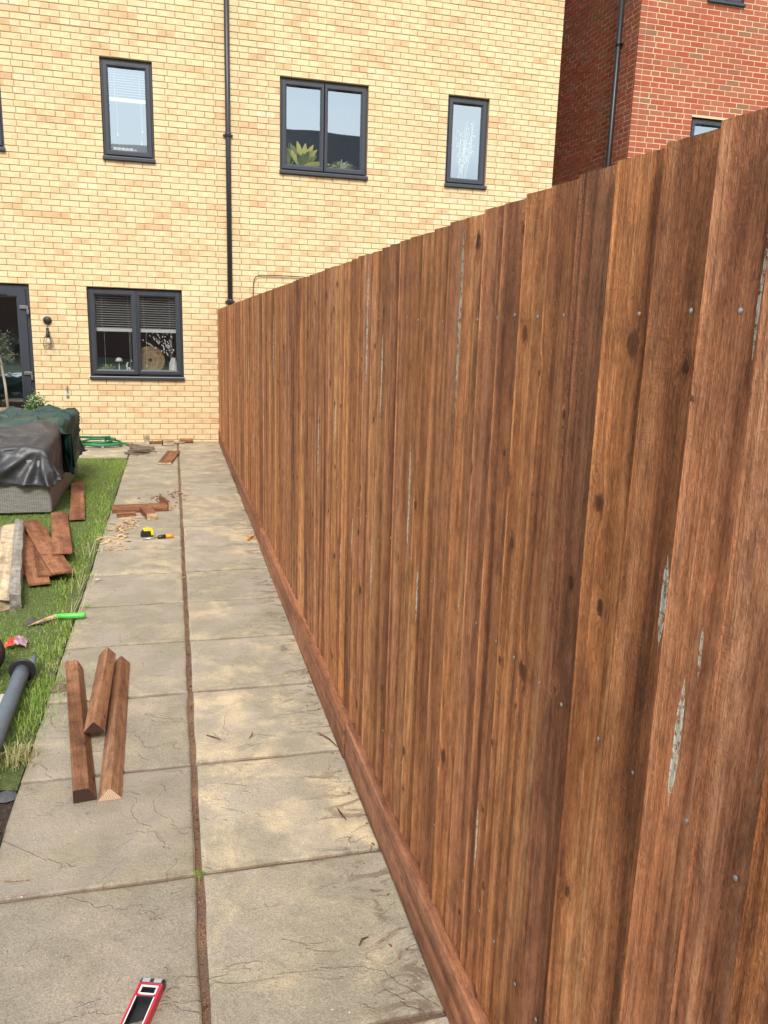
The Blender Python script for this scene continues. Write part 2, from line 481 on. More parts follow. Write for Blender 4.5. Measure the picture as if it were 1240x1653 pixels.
def slab_mat(name):
    t = NT(name)
    p = t.pos()
    r = t.rand()
    tone = t.attr('tone')
    x, y, z = t.sep(p)
    q = t.vec(t.m('ADD', x, t.m('MULTIPLY', r, 17)), t.m('ADD', y, t.m('MULTIPLY', r, 29)), t.m('MULTIPLY', r, 9))
    big = t.noise(q, 2.4, 7, 0.64, 0.9)
    fine = t.noise(q, 42, 4, 0.65)
    med = t.noise(q, 8.5, 5, 0.6, 0.4)
    tan = t.mr(t.m('ADD', t.m('MULTIPLY', big, 0.72), t.m('MULTIPLY', med, 0.28)), 0.47, 0.66)
    grey = t.mix(t.m('ADD', t.m('MULTIPLY', med, 0.6), t.m('MULTIPLY', fine, 0.4)), (0.195, 0.172, 0.130), (0.365, 0.328, 0.256))
    warm = t.mix(med, (0.38, 0.31, 0.205), (0.59, 0.485, 0.318))
    pink = t.mix(med, (0.27, 0.235, 0.190), (0.38, 0.335, 0.275))
    base = t.mix(t.mr(t.noise(q, 3.3, 3), 0.42, 0.62), grey, pink)
    amt = t.m('MULTIPLY', tan, t.m('ADD', 0.52, t.m('MULTIPLY', tone, 0.58)), clamp=True)
    col = t.mix(amt, base, warm)
    mul = t.m('ADD', 1.0, t.m('MULTIPLY', tone, 0.22))
    col = t.mix(1.0, col, t.vec(mul, mul, mul), 'MULTIPLY')
    sp = t.noise(p, 380, 2, 0.75)
    col = t.mix(1.0, col, t.ramp(sp, [(0.28, (0.62, 0.60, 0.57)), (0.5, (1, 1, 1)), (0.72, (1.38, 1.37, 1.34))]), 'MULTIPLY')
    sp2 = t.noise(p, 170, 3, 0.6)
    col = t.mix(0.75, col, t.mix(1.0, col, t.ramp(sp2, [(0.3, (0.74, 0.73, 0.70)), (0.7, (1.2, 1.2, 1.18))]), 'MULTIPLY'))
    # dirt and sawdust gathered along the slab edges
    lx, ly, lz = t.sep(t.obj())
    ed = t.m('MAXIMUM', t.m('DIVIDE', t.m('ABSOLUTE', lx), 0.286), t.m('DIVIDE', t.m('ABSOLUTE', ly), 0.297))
    dirt = t.m('MULTIPLY', t.mr(t.m('ADD', ed, t.m('MULTIPLY', t.m('SUBTRACT', fine, 0.5), 0.16)), 0.93, 1.02), t.mr(t.noise(p, 11, 4, 0.7), 0.38, 0.62))
    col = t.mix(t.m('MULTIPLY', dirt, 0.55), col, (0.135, 0.090, 0.060))
    # riven ledges
    rv = t.m('MULTIPLY', t.noise(t.vec(t.m('MULTIPLY', t.sep(q)[0], 2.1), t.m('MULTIPLY', t.sep(q)[1], 2.9), r), 1.0, 6, 0.52, 0.7), 7.0)
    fl = t.m('FLOOR', rv)
    fr = t.m('SUBTRACT', rv, fl)
    edge = t.m('MULTIPLY', t.mr(fr, 0.075, 0.0), t.mr(t.noise(q, 4.7, 3), 0.54, 0.70))
    col = t.mix(t.m('MULTIPLY', edge, 0.2), col, (0.085, 0.066, 0.048))
    step = t.m('ADD', fl, t.mr(fr, 0.0, 0.06))
    # brown sawdust trodden in along the fence, in the ledges
    dust = t.m('MULTIPLY', t.mr(x, -0.34, 0.0), t.mr(t.noise(t.vec(t.m('MULTIPLY', x, 7), t.m('MULTIPLY', y, 15), 0.3), 1.0, 5, 0.7, 1.2), 0.52, 0.62))
    col = t.mix(t.m('MULTIPLY', dust, 0.62), col, (0.105, 0.060, 0.040))
    dots = t.n('TexVoronoi', {'Vector': p, 'Scale': 26.0})
    dm = t.m('MULTIPLY', t.mr(dots.outputs['Distance'], 0.075, 0.035), t.m('GREATER_THAN', t.sep(dots.outputs['Color'])[0], 0.88))
    col = t.mix(t.m('MULTIPLY', dm, 0.8), col, (0.70, 0.68, 0.62))
    dm2 = t.m('MULTIPLY', t.mr(dots.outputs['Distance'], 0.09, 0.04), t.m('LESS_THAN', t.sep(dots.outputs['Color'])[1], 0.09))
    col = t.mix(t.m('MULTIPLY', dm2, 0.8), col, (0.06, 0.045, 0.035))
    h = t.m('ADD', t.m('MULTIPLY', step, 0.75), t.m('ADD', t.m('MULTIPLY', sp2, 0.35), t.m('ADD', t.m('MULTIPLY', sp, 0.28), t.m('ADD', t.m('MULTIPLY', fine, 0.9), t.m('MULTIPLY', med, 2.2)))))
    return t.pbr(col, 0.82, t.bump(h, 0.0046, 0.9), Specular_IOR_Level=0.28)
M['slab'] = slab_mat('riven_slab')

def joint_mat():
    t = NT('joint_grit')
    p = t.pos()
    c = t.ramp(t.noise(p, 240, 4, 0.75), [(0.28, (0.045, 0.026, 0.016)), (0.5, (0.16, 0.095, 0.062)), (0.68, (0.30, 0.20, 0.135)), (0.8, (0.55, 0.45, 0.33))])
    c = t.mix(t.mr(t.noise(p, 5, 3), 0.45, 0.7), c, t.mix(1.0, c, (1.5, 1.45, 1.3), 'MULTIPLY'))
    return t.pbr(c, 0.95, t.bump(t.noise(p, 260, 4, 0.7), 0.006))
M['joint'] = joint_mat()

def soil_mat():
    t = NT('lawn_soil')
    p = t.pos()
    c = t.ramp(t.noise(p, 40, 5, 0.7), [(0.3, (0.055, 0.085, 0.018)), (0.5, (0.11, 0.155, 0.038)), (0.7, (0.20, 0.19, 0.085))])
    return t.pbr(c, 0.95, t.bump(t.noise(p, 90, 4, 0.7), 0.02))
M['soil'] = soil_mat()

def ground_mat():
    t = NT('ground_earth')
    p = t.pos()
    c = t.ramp(t.noise(p, 0.8, 5, 0.6), [(0.3, (0.05, 0.06, 0.025)), (0.6, (0.10, 0.11, 0.05)), (0.8, (0.16, 0.13, 0.09))])
    return t.pbr(c, 0.95, t.bump(t.noise(p, 40, 4, 0.7), 0.02))
M['ground'] = ground_mat()

# ------------------------------------------------------------------ ground, lawn, path
g = MB().quad((-600, -600, -0.07), (600, -600, -0.07), (600, 600, -0.07), (-600, 600, -0.07)).build('ground', M['ground'])
g['kind'] = 'structure'
tag(g, 'bare earth ground under the garden and houses', 'ground', kind='structure')

PX = (-1.146, -0.568, -0.550, -0.006)
path = MB().quad((-1.135, -12.4, -0.012), (0.03, -12.4, -0.012), (0.03, 0.03, -0.012), (-1.135, 0.03, -0.012))
path.quad((-4.6, -1.36, -0.0125), (-1.136, -1.36, -0.0125), (-1.136, 0.03, -0.0125), (-4.6, 0.03, -0.0125))
path = path.build('path', M['joint'])
tag(path, 'paved garden path of riven stone slabs beside the fence', 'path', kind='structure')

def slab(x0, x1, y0, y1, tone, rz=0.0):
    cx, cy = (x0 + x1) / 2, (y0 + y1) / 2
    hx, hy = (x1 - x0) / 2, (y1 - y0) / 2
    def loop(ins, z, seg=5, wob=0.0025):
        pts = []
        cs = [(-hx + ins, -hy + ins), (hx - ins, -hy + ins), (hx - ins, hy - ins), (-hx + ins, hy - ins)]
        for i in range(4):
            a, b = Vector(cs[i]), Vector(cs[(i + 1) % 4])
            nn = Vector((-(b - a).y, (b - a).x)).normalized()
            for k in range(seg):
                f = k / seg
                q = a.lerp(b, f) + nn * wv[i * seg + k]
                pts.append((q.x, q.y, z))
        return pts
    wv = [rng.uniform(-.001, 0.006) for _ in range(20)]
    wv[0] = wv[5] = wv[10] = wv[15] = 0.003
    mb = MB().loft([loop(0.0, -0.035), loop(0.0, -0.005), loop(0.0055, -0.0008), loop(0.012, 0.0)], True, True)
    o = mb.build('slab', M['slab'], path, loc=(cx, cy, rng.uniform(-0.0012, 0.0012)), rot=(rng.uniform(-.0018, .0018), rng.uniform(-.0018, .0018), rz))
    o['tone'] = tone
    return o

rows = [-12.25 + 0.605 * k for k in range(5)]
rows = [-12.245, -11.64, -11.035, -10.43, -9.84, -9.222, -8.607, -7.997, -7.395, -6.79, -6.19, -5.575, -4.955, -4.35, -3.745, -3.14, -2.535, -1.93, -1.36, -0.75, -0.147, 0.02]
ltone = {4: -0.55, 5: -0.5, 6: -0.15, 7: 0.05, 8: -0.05, 9: 0.1}
rtone = {4: 0.1, 5: 0.7, 6: 0.8, 7: 0.5, 8: 0.35}
for i in range(len(rows) - 1):
    y0, y1 = rows[i] + 0.007, rows[i + 1] - 0.007
    if y1 - y0 < 0.05:
        continue
    slab(PX[0], PX[1], y0, y1, ltone.get(i, 0.25 + rng.uniform(-.2, .3)), rng.uniform(-.003, .003))
    slab(PX[2], PX[3], y0, y1, rtone.get(i, 0.45 + rng.uniform(-.25, .3)), rng.uniform(-.003, .003))
x = -1.160
for k in range(6):
    for y0, y1 in ((-1.353, -0.757), (-0.743, 0.012)):
        slab(x - 0.578, x, y0, y1, 0.5 + rng.uniform(-.2, .4))
    x -= 0.592

lawn_v, lawn_f = [], []
gx = np.linspace(-4.6, -1.155, 24)
gy = np.linspace(-8.62, -1.37, 40)
for yy in gy:
    for xx in gx:
        e = min(1, (-1.155 - xx) / 0.15)
        lawn_v.append((xx, yy, -0.018 + 0.012 * e + 0.006 * math.sin(xx * 7 + yy * 3)))
for j in range(len(gy) - 1):
    for i in range(len(gx) - 1):
        a = j * len(gx) + i
        lawn_f.append((a, a + 1, a + 1 + len(gx), a + len(gx)))
lawn = add('lawn', mesh_data('lawn', lawn_v, lawn_f, M['soil'], True))
tag(lawn, 'strip of lawn soil beside the paved path', 'lawn', kind='structure')
bed = MB()
n = 26
bv = [(-4.6 + 3.445 * i / n, -12.2 + 3.58 * j / n, -0.03 + rng.uniform(-.008, .008)) for j in range(n + 1) for i in range(n + 1)]
bf = [(j * (n + 1) + i, j * (n + 1) + i + 1, (j + 1) * (n + 1) + i + 1, (j + 1) * (n + 1) + i) for j in range(n) for i in range(n)]
t_ = NT('bed_soil')
p_ = t_.pos()
M['bed'] = t_.pbr(t_.ramp(t_.noise(p_, 60, 5, 0.7), [(0.3, (0.025, 0.018, 0.012)), (0.6, (0.085, 0.06, 0.04)), (0.8, (0.2, 0.16, 0.12))]), 0.95, t_.bump(t_.noise(p_, 120, 4, 0.7), 0.02))
o = add('soil_bed', mesh_data('soil_bed', bv, bf, M['bed']))
tag(o, 'bare dark soil strip at the path edge', 'soil', kind='structure')

# grass blades -----------------------------------------------------------
def grass_mat():
    t = NT('grass_blades')
    a = t.attr('rnd', 'GEOMETRY')
    p = t.pos()
    c = t.ramp(a, [(0.0, (0.12, 0.23, 0.026)), (0.45, (0.24, 0.39, 0.06)), (0.75, (0.38, 0.48, 0.12)), (0.88, (0.44, 0.44, 0.19)), (1.0, (0.60, 0.53, 0.32))])
    dry = t.mr(t.noise(p, 3.0, 3), 0.52, 0.72)
    c = t.mix(t.m('MULTIPLY', dry, 0.5), c, (0.32, 0.28, 0.12))
    b = t.n('BsdfPrincipled', {'Base Color': c, 'Roughness': 0.55, 'Specular IOR Level': 0.3})
    tr = t.n('BsdfTranslucent', {'Color': c})
    mx = t.n('MixShader', {0: 0.3, 1: b, 2: tr})
    t.t.links.new(mx.outputs[0], t.out.inputs[0])
    return t.mat
M['grass'] = grass_mat()

def blades(base, length, width, lean, heading, rnd, name, mat):
    """base Nx3; each blade = bent strip of 5 vertices"""
    n = len(base)
    d = np.stack([np.cos(heading), np.sin(heading), np.zeros(n)], 1)
    s = np.stack([-np.sin(heading), np.cos(heading), np.zeros(n)], 1)
    upv = np.array([0, 0, 1.0])
    L, Wd, ln = length[:, None], width[:, None], lean[:, None]
    mid = base + upv * L * 0.6 * np.sqrt(np.clip(1 - (ln * .6) ** 2, .05, 1)) + d * L * 0.35 * ln
    tip = base + upv * L * np.clip(1 - ln * 0.75, .12, 1) + d * L * ln * 0.95
    V = np.stack([base - s * Wd / 2, base + s * Wd / 2, mid + s * Wd * .38, mid - s * Wd * .38, tip], 1).reshape(-1, 3)
    idx = np.arange(n)[:, None] * 5
    me = bpy.data.meshes.new(name)
    quads = (idx + np.array([0, 1, 2, 3])).reshape(-1)
    tris = (idx + np.array([3, 2, 4])).reshape(-1)
    me.vertices.add(len(V))
    me.vertices.foreach_set('co', V.astype(np.float32).ravel())
    me.loops.add(len(quads) + len(tris))
    me.loops.foreach_set('vertex_index', np.concatenate([quads, tris]).astype(np.int32))
    me.polygons.add(2 * n)
    ls = np.concatenate([np.arange(n) * 4, len(quads) + np.arange(n) * 3])
    me.polygons.foreach_set('loop_start', ls.astype(np.int32))
    me.update(calc_edges=True)
    at = me.attributes.new('rnd', 'FLOAT', 'POINT')
    at.data.foreach_set('value', np.repeat(rnd, 5).astype(np.float32))
    me.materials.append(mat)
    me.validate()
    return me

def lawn_edge(y):
    return -1.19 + 0.035 * np.sin(y * 2.3) + 0.03 * np.sin(y * 6.1 + 1)

N = 95000
bx = nrg.uniform(-2.55, -1.10, N)
by = nrg.uniform(-8.62, -1.40, N)
patchy = 0.5 + 0.5 * np.sin(bx * 9 + np.sin(by * 4) * 2) * np.sin(by * 5.3 + bx * 3)
keep = (bx < lawn_edge(by) + 0.05 * nrg.random(N) ** 3) & (nrg.random(N) < 0.62 + 0.38 * patchy)
bx, by = bx[keep], by[keep]
n = len(bx)
base = np.stack([bx, by, np.full(n, -0.012)], 1)
edge_t = np.clip((bx + 1.36) / 0.18, 0, 1)
ln = nrg.uniform(0.014, 0.036, n) * (1 + 0.7 * edge_t * nrg.random(n))
me = blades(base, ln, nrg.uniform(0.0018, 0.0040, n), nrg.uniform(0.1, 0.95, n), nrg.uniform(0, 6.283, n), np.clip(nrg.beta(2, 3, n) + 0.25 * edge_t * nrg.random(n), 0, 1), 'grass', M['grass'])
o = add('grass', me)
tag(o, 'short green lawn grass beside the paved path', 'grass', kind='stuff')
# sparse lawn out of the picture
N = 14000
base = np.stack([nrg.uniform(-4.6, -2.5, N), nrg.uniform(-8.62, -1.4, N), np.full(N, -0.012)], 1)
me = blades(base, nrg.uniform(0.02, 0.05, N), nrg.uniform(0.004, 0.008, N), nrg.uniform(0.1, 0.9, N), nrg.uniform(0, 6.28, N), nrg.beta(2, 3, N), 'grass', M['grass'])
o = add('grass', me)
tag(o, 'lawn grass further from the path beyond the covered sofa', 'grass', kind='stuff')
# long dry stems and tufts leaning over the slab edge
bs, ls, ws, le, hd, rn = [], [], [], [], [], []
def tuft(x, y, n, l, spread, dry, width=0.003, lean=(0.3, 1.0), head=None):
    for _ in range(n):
        bs.append((x + rng.gauss(0, spread), y + rng.gauss(0, spread), -0.012))
        ls.append(l * rng.uniform(0.55, 1.15))
        ws.append(width * rng.uniform(.7, 1.3))
        le.append(rng.uniform(*lean))
        hd.append(rng.uniform(0, 6.28) if head is None else head + rng.gauss(0, 0.6))
        rn.append(min(1, max(0, rng.gauss(dry, 0.12))))
tuft(-1.170, -8.45, 130, 0.10, 0.028, 0.93)
tuft(-1.17, -8.20, 70, 0.08, 0.05, 0.55)
tuft(-1.18, -7.95, 110, 0.075, 0.055, 0.42)
tuft(-1.14, -7.80, 90, 0.06, 0.04, 0.35)
tuft(-1.18, -7.45, 60, 0.065, 0.05, 0.6)
tuft(-1.15, -7.62, 40, 0.06, 0.035, 0.9)
for yy in np.arange(-7.3, -1.5, 0.13):
    tuft(-1.19 + rng.uniform(-.04, .02), yy, rng.choice([3, 6, 14]), rng.uniform(.04, .085), 0.035, rng.uniform(0.3, 0.95), 0.0024)
tuft(-1.16, -6.85, 12, 0.20, 0.03, 0.96, 0.003, (0.7, 1.0), 0.3)
tuft(-1.17, -6.45, 9, 0.24, 0.04, 0.97, 0.003, (0.6, 1.0), 0.9)
tuft(-1.20, -5.7, 9, 0.24, 0.06, 0.97, 0.003, (0.7, 1.0), 1.2)
tuft(-1.15, -6.2, 30, 0.06, 0.03, 0.4)
tuft(-0.559, -9.215, 60, 0.022, 0.010, 0.5, 0.0016)
tuft(-0.94, -6.79, 16, 0.025, 0.02, 0.6, 0.002)
tuft(-1.10, -6.80, 40, 0.05, 0.02, 0.55, 0.002)
tuft(-0.80, -0.16, 14, 0.12, 0.02, 0.45, 0.004, (0.1, 0.5))
me = blades(np.array(bs), np.array(ls), np.array(ws), np.array(le), np.array(hd), np.array(rn), 'grass_tufts', M['grass'])
o = add('grass_tufts', me)
tag(o, 'long dry and green grass tufts leaning over the slab edge', 'grass', kind='stuff')

# ------------------------------------------------------------------ masonry
def brick_piece(w, h, d=0.035, c=0.0028):
    a = [(0, d, 0), (w, d, 0), (w, d, h), (0, d, h)]
    b = [(0, c, 0), (w, c, 0), (w, c, h), (0, c, h)]
    f = [(c, 0, c), (w - c, 0, c), (w - c, 0, h - c), (c, 0, h - c)]
    v = a + b + f
    fc = []
    for i in range(4):
        j = (i + 1) % 4
        fc.append((i, j, 4 + j, 4 + i))
        fc.append((4 + i, 4 + j, 8 + j, 8 + i))
    fc.append((8, 9, 10, 11))
    return v, fc

def lay(u0, u1, z0, z1, gauge, zorg, openings, joints=(), pitch=0.225, mort=0.010, thick_after=()):
    """list of (u, w, z, h) bricks in stretcher bond, cut at the openings"""
    out = []
    k0 = int(math.floor((z0 - zorg) / gauge))
    k1 = int(math.ceil((z1 - zorg) / gauge))
    for k in range(k0, k1):
        zb = zorg + k * gauge
        zt = zb + gauge
        zm = (zb + zt) / 2
        segs = [(u0, u1)]
        cuts = [(a, b) for a, b, c, d in openings if c - 0.02 < zm < d + 0.02] + [(j - 0.004, j + 0.004) for j in joints]
        for a, b in cuts:
            ns = []
            for s, e in segs:
                if b <= s or a >= e:
                    ns.append((s, e))
                else:
                    if a - s > 0.03:
                        ns.append((s, a))
                    if e - b > 0.03:
                        ns.append((b, e))
            segs = ns
        par = (k + 1000) % 2
        hh = gauge - mort - (0.005 if k in thick_after else 0)
        for s, e in segs:
            edges = [s]
            c = math.floor(s / pitch + 0.5 * par) + 1
            while True:
                q = (c - 0.5 * par) * pitch
                if q >= e:
                    break
                edges.append(q)
                c += 1
            edges.append(e)
            if len(edges) > 2 and edges[1] - edges[0] < 0.085:
                del edges[1]
                if edges[1] - edges[0] > 0.245:
                    edges.insert(1, (edges[0] + edges[1]) / 2)
            if len(edges) > 2 and edges[-1] - edges[-2] < 0.085:
                del edges[-2]
                if edges[-1] - edges[-2] > 0.245:
                    edges.insert(-1, (edges[-1] + edges[-2]) / 2)
            for i in range(len(edges) - 1):
                a = edges[i] + (mort / 2 if i > 0 else 0.0)
                b = edges[i + 1] - (mort / 2 if i < len(edges) - 2 else 0.0)
                out.append((a, b - a, zb + mort / 2, hh))
    return out

def hidden_by_fence(P):
    if P[0] <= 0.02:
        return False
    t = (0.0 - CAM.x) / (P[0] - CAM.x)
    return CAM.z + t * (P[2] - CAM.z) < 1.81

def build_bricks(parent, bricks, place, max_parts, brickwork_name):
    """bricks: (u,w,z,h,surface). place(surface,u,z)->(loc, rotz). Largest in view become parts."""
    scored = []
    for i, (u, w, z, h, sfc) in enumerate(bricks):
        loc, rz, mat = place(sfc, u, z)
        dx = Vector((math.cos(rz), math.sin(rz), 0)) * w
        c = Vector(loc) + dx / 2 + Vector((0, 0, h / 2))
        px, py, dz = pix(c)
        a = 0
        if 8 < px < IMG_W - 8 and 5 < py < IMG_H and not hidden_by_fence(c) and not (px < 132 and py > 655):
            p0, p1 = pix(Vector(loc)), pix(Vector(loc) + dx)
            p2 = pix(Vector(loc) + Vector((0, 0, h)))
            a = abs((p1[0] - p0[0]) * (p2[1] - p0[1]) - (p1[1] - p0[1]) * (p2[0] - p0[0]))
        scored.append((a, i, loc, rz, mat, w, h))
    scored.sort(reverse=True, key=lambda s: s[0])
    cache = {}
    rest = {}
    for k, (a, i, loc, rz, mat, w, h) in enumerate(scored):
        jit = (rng.uniform(-0.0018, 0.0018), rng.uniform(-0.008, 0.008))
        L = Vector(loc) + Vector((-math.sin(rz), math.cos(rz), 0)) * jit[0]
        if k < max_parts and a > 0:
            key = (round(w, 3), round(h, 3), mat.name)
            if key not in cache:
                v, f = brick_piece(w, h)
                cache[key] = mesh_data('brick', v, f, mat)
            add('brick', cache[key], parent, L, (0, 0, rz))
        else:
            mb = rest.setdefault(mat.name, (MB(), mat))[0]
            v, f = brick_piece(w, h)
            n0 = len(mb.v)
            c, s = math.cos(rz), math.sin(rz)
            mb.v += [(L.x + p[0] * c - p[1] * s, L.y + p[0] * s + p[1] * c, L.z + p[2]) for p in v]
            mb.f += [tuple(n0 + q for q in fc) for fc in f]
    for mb, mat in rest.values():
        o = mb.build(brickwork_name, mat, parent)
        o['kind'] = 'stuff'

def sheet_with_holes(mb, u0, u1, z0, z1, openings, y, depth, rv=None):
    us = sorted({u0, u1, *[v for o in openings for v in o[:2] if u0 < v < u1]})
    zs = sorted({z0, z1, *[v for o in openings for v in o[2:4] if z0 < v < z1]})
    for i in range(len(us) - 1):
        for j in range(len(zs) - 1):
            cu, cz = (us[i] + us[i + 1]) / 2, (zs[j] + zs[j + 1]) / 2
            if any(a < cu < b and c < cz < d for a, b, c, d in openings):
                continue
            mb.quad((us[i], y, zs[j]), (us[i + 1], y, zs[j]), (us[i + 1], y, zs[j + 1]), (us[i], y, zs[j + 1]))
    for a, b, c, d in openings:
        rvp, rvm = rv if rv else (None, None)
        rvb = MB() if rv else mb
        e = 0.0015
        rvb.quad((a + e, y, c), (a + e, y, d), (a + e, y + depth, d), (a + e, y + depth, c))
        rvb.quad((b - e, y, c), (b - e, y + depth, c), (b - e, y + depth, d), (b - e, y, d))
        rvb.quad((a, y, d - e), (b, y, d - e), (b, y + depth, d - e), (a, y + depth, d - e))
        rvb.quad((a, y, c + e), (a, y + depth, c + e), (b, y + depth, c + e), (b, y, c + e))
        if rv:
            rvb.build('reveal', rvm, rvp)
    return mb

def window(parent, x0, x1, z0, z1, nsash, ajar=None):
    """anthracite casement window; part of a house with frame, sash, pane, sill and vent below it"""
    zs = z0 + 0.042
    zt = z1 - 0.010
    mb = MB().ring(x0 + .004, x1 - .004, zs, zt, [(0, .13), (0, .052), (.005, .046), (.040, .046), (.046, .056), (.046, .13)])
    xm = (x0 + x1) / 2
    if nsash == 2:
        mb.box((xm - 0.030, 0.047, zs + 0.04), (xm + 0.030, 0.125, zt - 0.04))
    win = mb.build('window', M['frame'], parent)
    s = MB()
    prof = [(-0.036, zs), (-0.040, zs - 0.008), (-0.040, z0 + 0.004), (-0.034, z0), (0.05, z0), (0.05, zs)]
    s.loft([[(x0 - 0.008, y, z) for y, z in prof], [(x1 + 0.008, y, z) for y, z in prof]])
    s.build('sill', M['frame'], win)
    rects = [(x0, x1)] if nsash == 1 else [(x0, xm + 0.018), (xm - 0.018, x1)]
    for i, (a, b) in enumerate(rects):
        hinge = None
        if ajar is not None and i == ajar:
            hinge = Matrix.Translation((a + .04, .05, 0)) @ Matrix.Rotation(R(-5.5), 4, 'Z') @ Matrix.Translation((-a - .04, -.05, 0))
        ia, ib = a + (0.030 if a == x0 else 0.006), b - (0.030 if b == x1 else 0.006)
        sp = [(0, .075), (0, .030), (.005, .024), (.044, .024), (.062, .036), (.062, .080)]
        sm = MB().ring(ia, ib, zs + .026, zt - .026, sp)
        if hinge:
            sm.xf(hinge)
        sash = sm.build('sash', M['frame'], win)
        gp = MB().quad((ia + .055, .060, zs + .08), (ib - .055, .060, zs + .08), (ib - .055, .060, zt - .08), (ia + .055, .060, zt - .08))
        if hinge:
            gp.xf(hinge)
        gp.build('pane', M['glass'], win)
        cx = (ia + ib) / 2
        vb = MB().box((cx - .105, .008, zt - .082), (cx + .105, .030, zt - .062), .004)
        if hinge:
            vb.xf(hinge)
        vb.build('vent', M['black_plastic'], win)
        if hinge:
            st = MB().box((ib - .001, .046, zs + .05), (ib + .003, .062, zt - .05)).xf(hinge)
            st.build('locking_strip', M['steel'], win)
    return win

# ------------------------------------------------------------------ yellow brick house
HX0, HX1, HZ1 = -4.6, 4.817, 8.2
OP = {'a': (-1.657, -0.453, 0.842, 0.842 + 16 * GAUGE), 'b': (-1.370, -0.746, 0.842 + 37 * GAUGE, 0.842 + 53 * GAUGE),
      'c': (0.856, 2.049, 0.842 + 37 * GAUGE, 0.842 + 53 * GAUGE), 'd': (3.175, 3.784, 0.842 + 37 * GAUGE, 0.842 + 53 * GAUGE),
      'e': (-3.14, -2.516, 0.842 + 37 * GAUGE, 0.842 + 53 * GAUGE), 'door': (-3.45, -2.348, 0.0, 0.842 + 16 * GAUGE)}
house = empty('brick_house', (0, 0, 0), 'tall yellow brick house with dark grey windows at the end of the path', 'house')
ops = list(OP.values())
mb = sheet_with_holes(MB(), HX0, HX1, -0.05, HZ1, ops, 0.0060, 0.14, (house, M['ybrick']))
mb.quad((HX1 - .001, .0060, -.05), (HX1 - .001, 8, -.05), (HX1 - .001, 8, HZ1), (HX1 - .001, .0085, HZ1))
mb.build('wall', M['ymortar'], house)
inner = MB()
sheet_with_holes(inner, HX0, HX1 - .12, -0.05, HZ1 - 0.02, ops, 0.152, 0.001)
for (ya, yb) in ((0.153, 4.0),):
    inner.quad((HX0, ya, -.05), (HX0, ya, HZ1), (HX0, yb, HZ1), (HX0, yb, -.05))
    inner.quad((HX1 - .13, ya, -.05), (HX1 - .13, yb, -.05), (HX1 - .13, yb, HZ1), (HX1 - .13, ya, HZ1))
    inner.quad((HX0, ya, HZ1 - .05), (HX1 - .13, ya, HZ1 - .05), (HX1 - .13, yb, HZ1 - .05), (HX0, yb, HZ1 - .05))
    inner.box((HX0, ya, 2.45), (HX1 - .13, yb, 2.75))
    for xx in (-0.2, 2.6):
        inner.box((xx - .05, ya, 2.76), (xx + .05, yb, HZ1 - .06))
inner.build('inner_wall', M['interior'], house)
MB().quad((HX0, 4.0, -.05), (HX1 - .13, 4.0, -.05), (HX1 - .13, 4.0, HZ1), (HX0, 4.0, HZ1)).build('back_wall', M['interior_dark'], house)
MB().quad((HX0, .155, .004), (HX1 - .13, .155, .004), (HX1 - .13, 4, .004), (HX0, 4, .004)).build('floor', M['floorboard'], house)
MB().loft([[(HX0 - .2, -.3, HZ1), (HX0 - .2, 4.0, HZ1 + 2.0), (HX0 - .2, 8.3, HZ1), (HX0 - .2, 8.3, HZ1 - .15), (HX0 - .2, -.3, HZ1 - .15)], [(HX1 + .05, -.3, HZ1), (HX1 + .05, 4.0, HZ1 + 2.0), (HX1 + .05, 8.3, HZ1), (HX1 + .05, 8.3, HZ1 - .15), (HX1 + .05, -.3, HZ1 - .15)]]).build('roof', M['slate'], house)
kk = int(round((5.055 - Z0Y) / GAUGE)) - 1
yb = [(*b, 0) for b in lay(HX0, HX1, 0.0, 7.0, GAUGE, Z0Y - GAUGE, ops, joints=(0.178,), thick_after=(kk + 1,))]
build_bricks(house, yb, lambda s, u, z: ((u, 0.0, z), 0.0, M['ybrick']), 300, 'brickwork')
window(house, *OP['a'], 2, ajar=0)
window(house, *OP['b'], 1)
window(house, *OP['c'], 2)
window(house, *OP['d'], 1)
window(house, *OP['e'], 1)

# garden door
dx0, dx1, dz0, dz1 = OP['door']
door = MB().ring(dx0 + .004, dx1 - .004, 0.0, dz1 - .01, [(0, .13), (0, .045), (.006, .038), (.050, .038), (.058, .05), (.058, .13)]).build('door', M['frame'], house)
MB().ring(dx0 + .048, dx1 - .048, 0.05, dz1 - .055, [(0, .09), (0, .022), (.006, .014), (.095, .014), (.115, .03), (.115, .09)]).build('door_leaf', M['frame'], door)
MB().quad((dx0 + .155, .05, .16), (dx1 - .155, .05, .16), (dx1 - .155, .05, dz1 - .16), (dx0 + .155, .05, dz1 - .16)).build('pane', M['glass'], door)
MB().box((-2.75, .0, dz1 - .145), (-2.62, .016, dz1 - .122), .004).build('vent', M['black_plastic'], door)
for hz in (1.72, 0.885):
    hb = MB().box((-2.475, -.012, hz), (-2.375, .016, hz + .042), .006)
    hb.box((-2.392, -.014, hz - .065), (-2.368, .018, hz - .001), .005)
    hb.build('hinge', M['steel'], door)

# rainwater pipe on the movement joint
dp = MB().tube([(0.178, -.052, 0.02), (0.178, -.052, 7.6)], .034, 14).build('downpipe', M['black_plastic'], house, smooth=True)
for z in (1.93, 4.02, 6.1):
    MB().lathe([(.036, -.055), (.041, -.05), (.041, .0), (.036, .012)], (.178, -.052, z), 14).build('collar', M['black_plastic'], dp, smooth=True)
    MB().box((.115, -.040, z - .03), (.241, -.001, z - .012), .003).build('bracket', M['black_plastic'], dp)

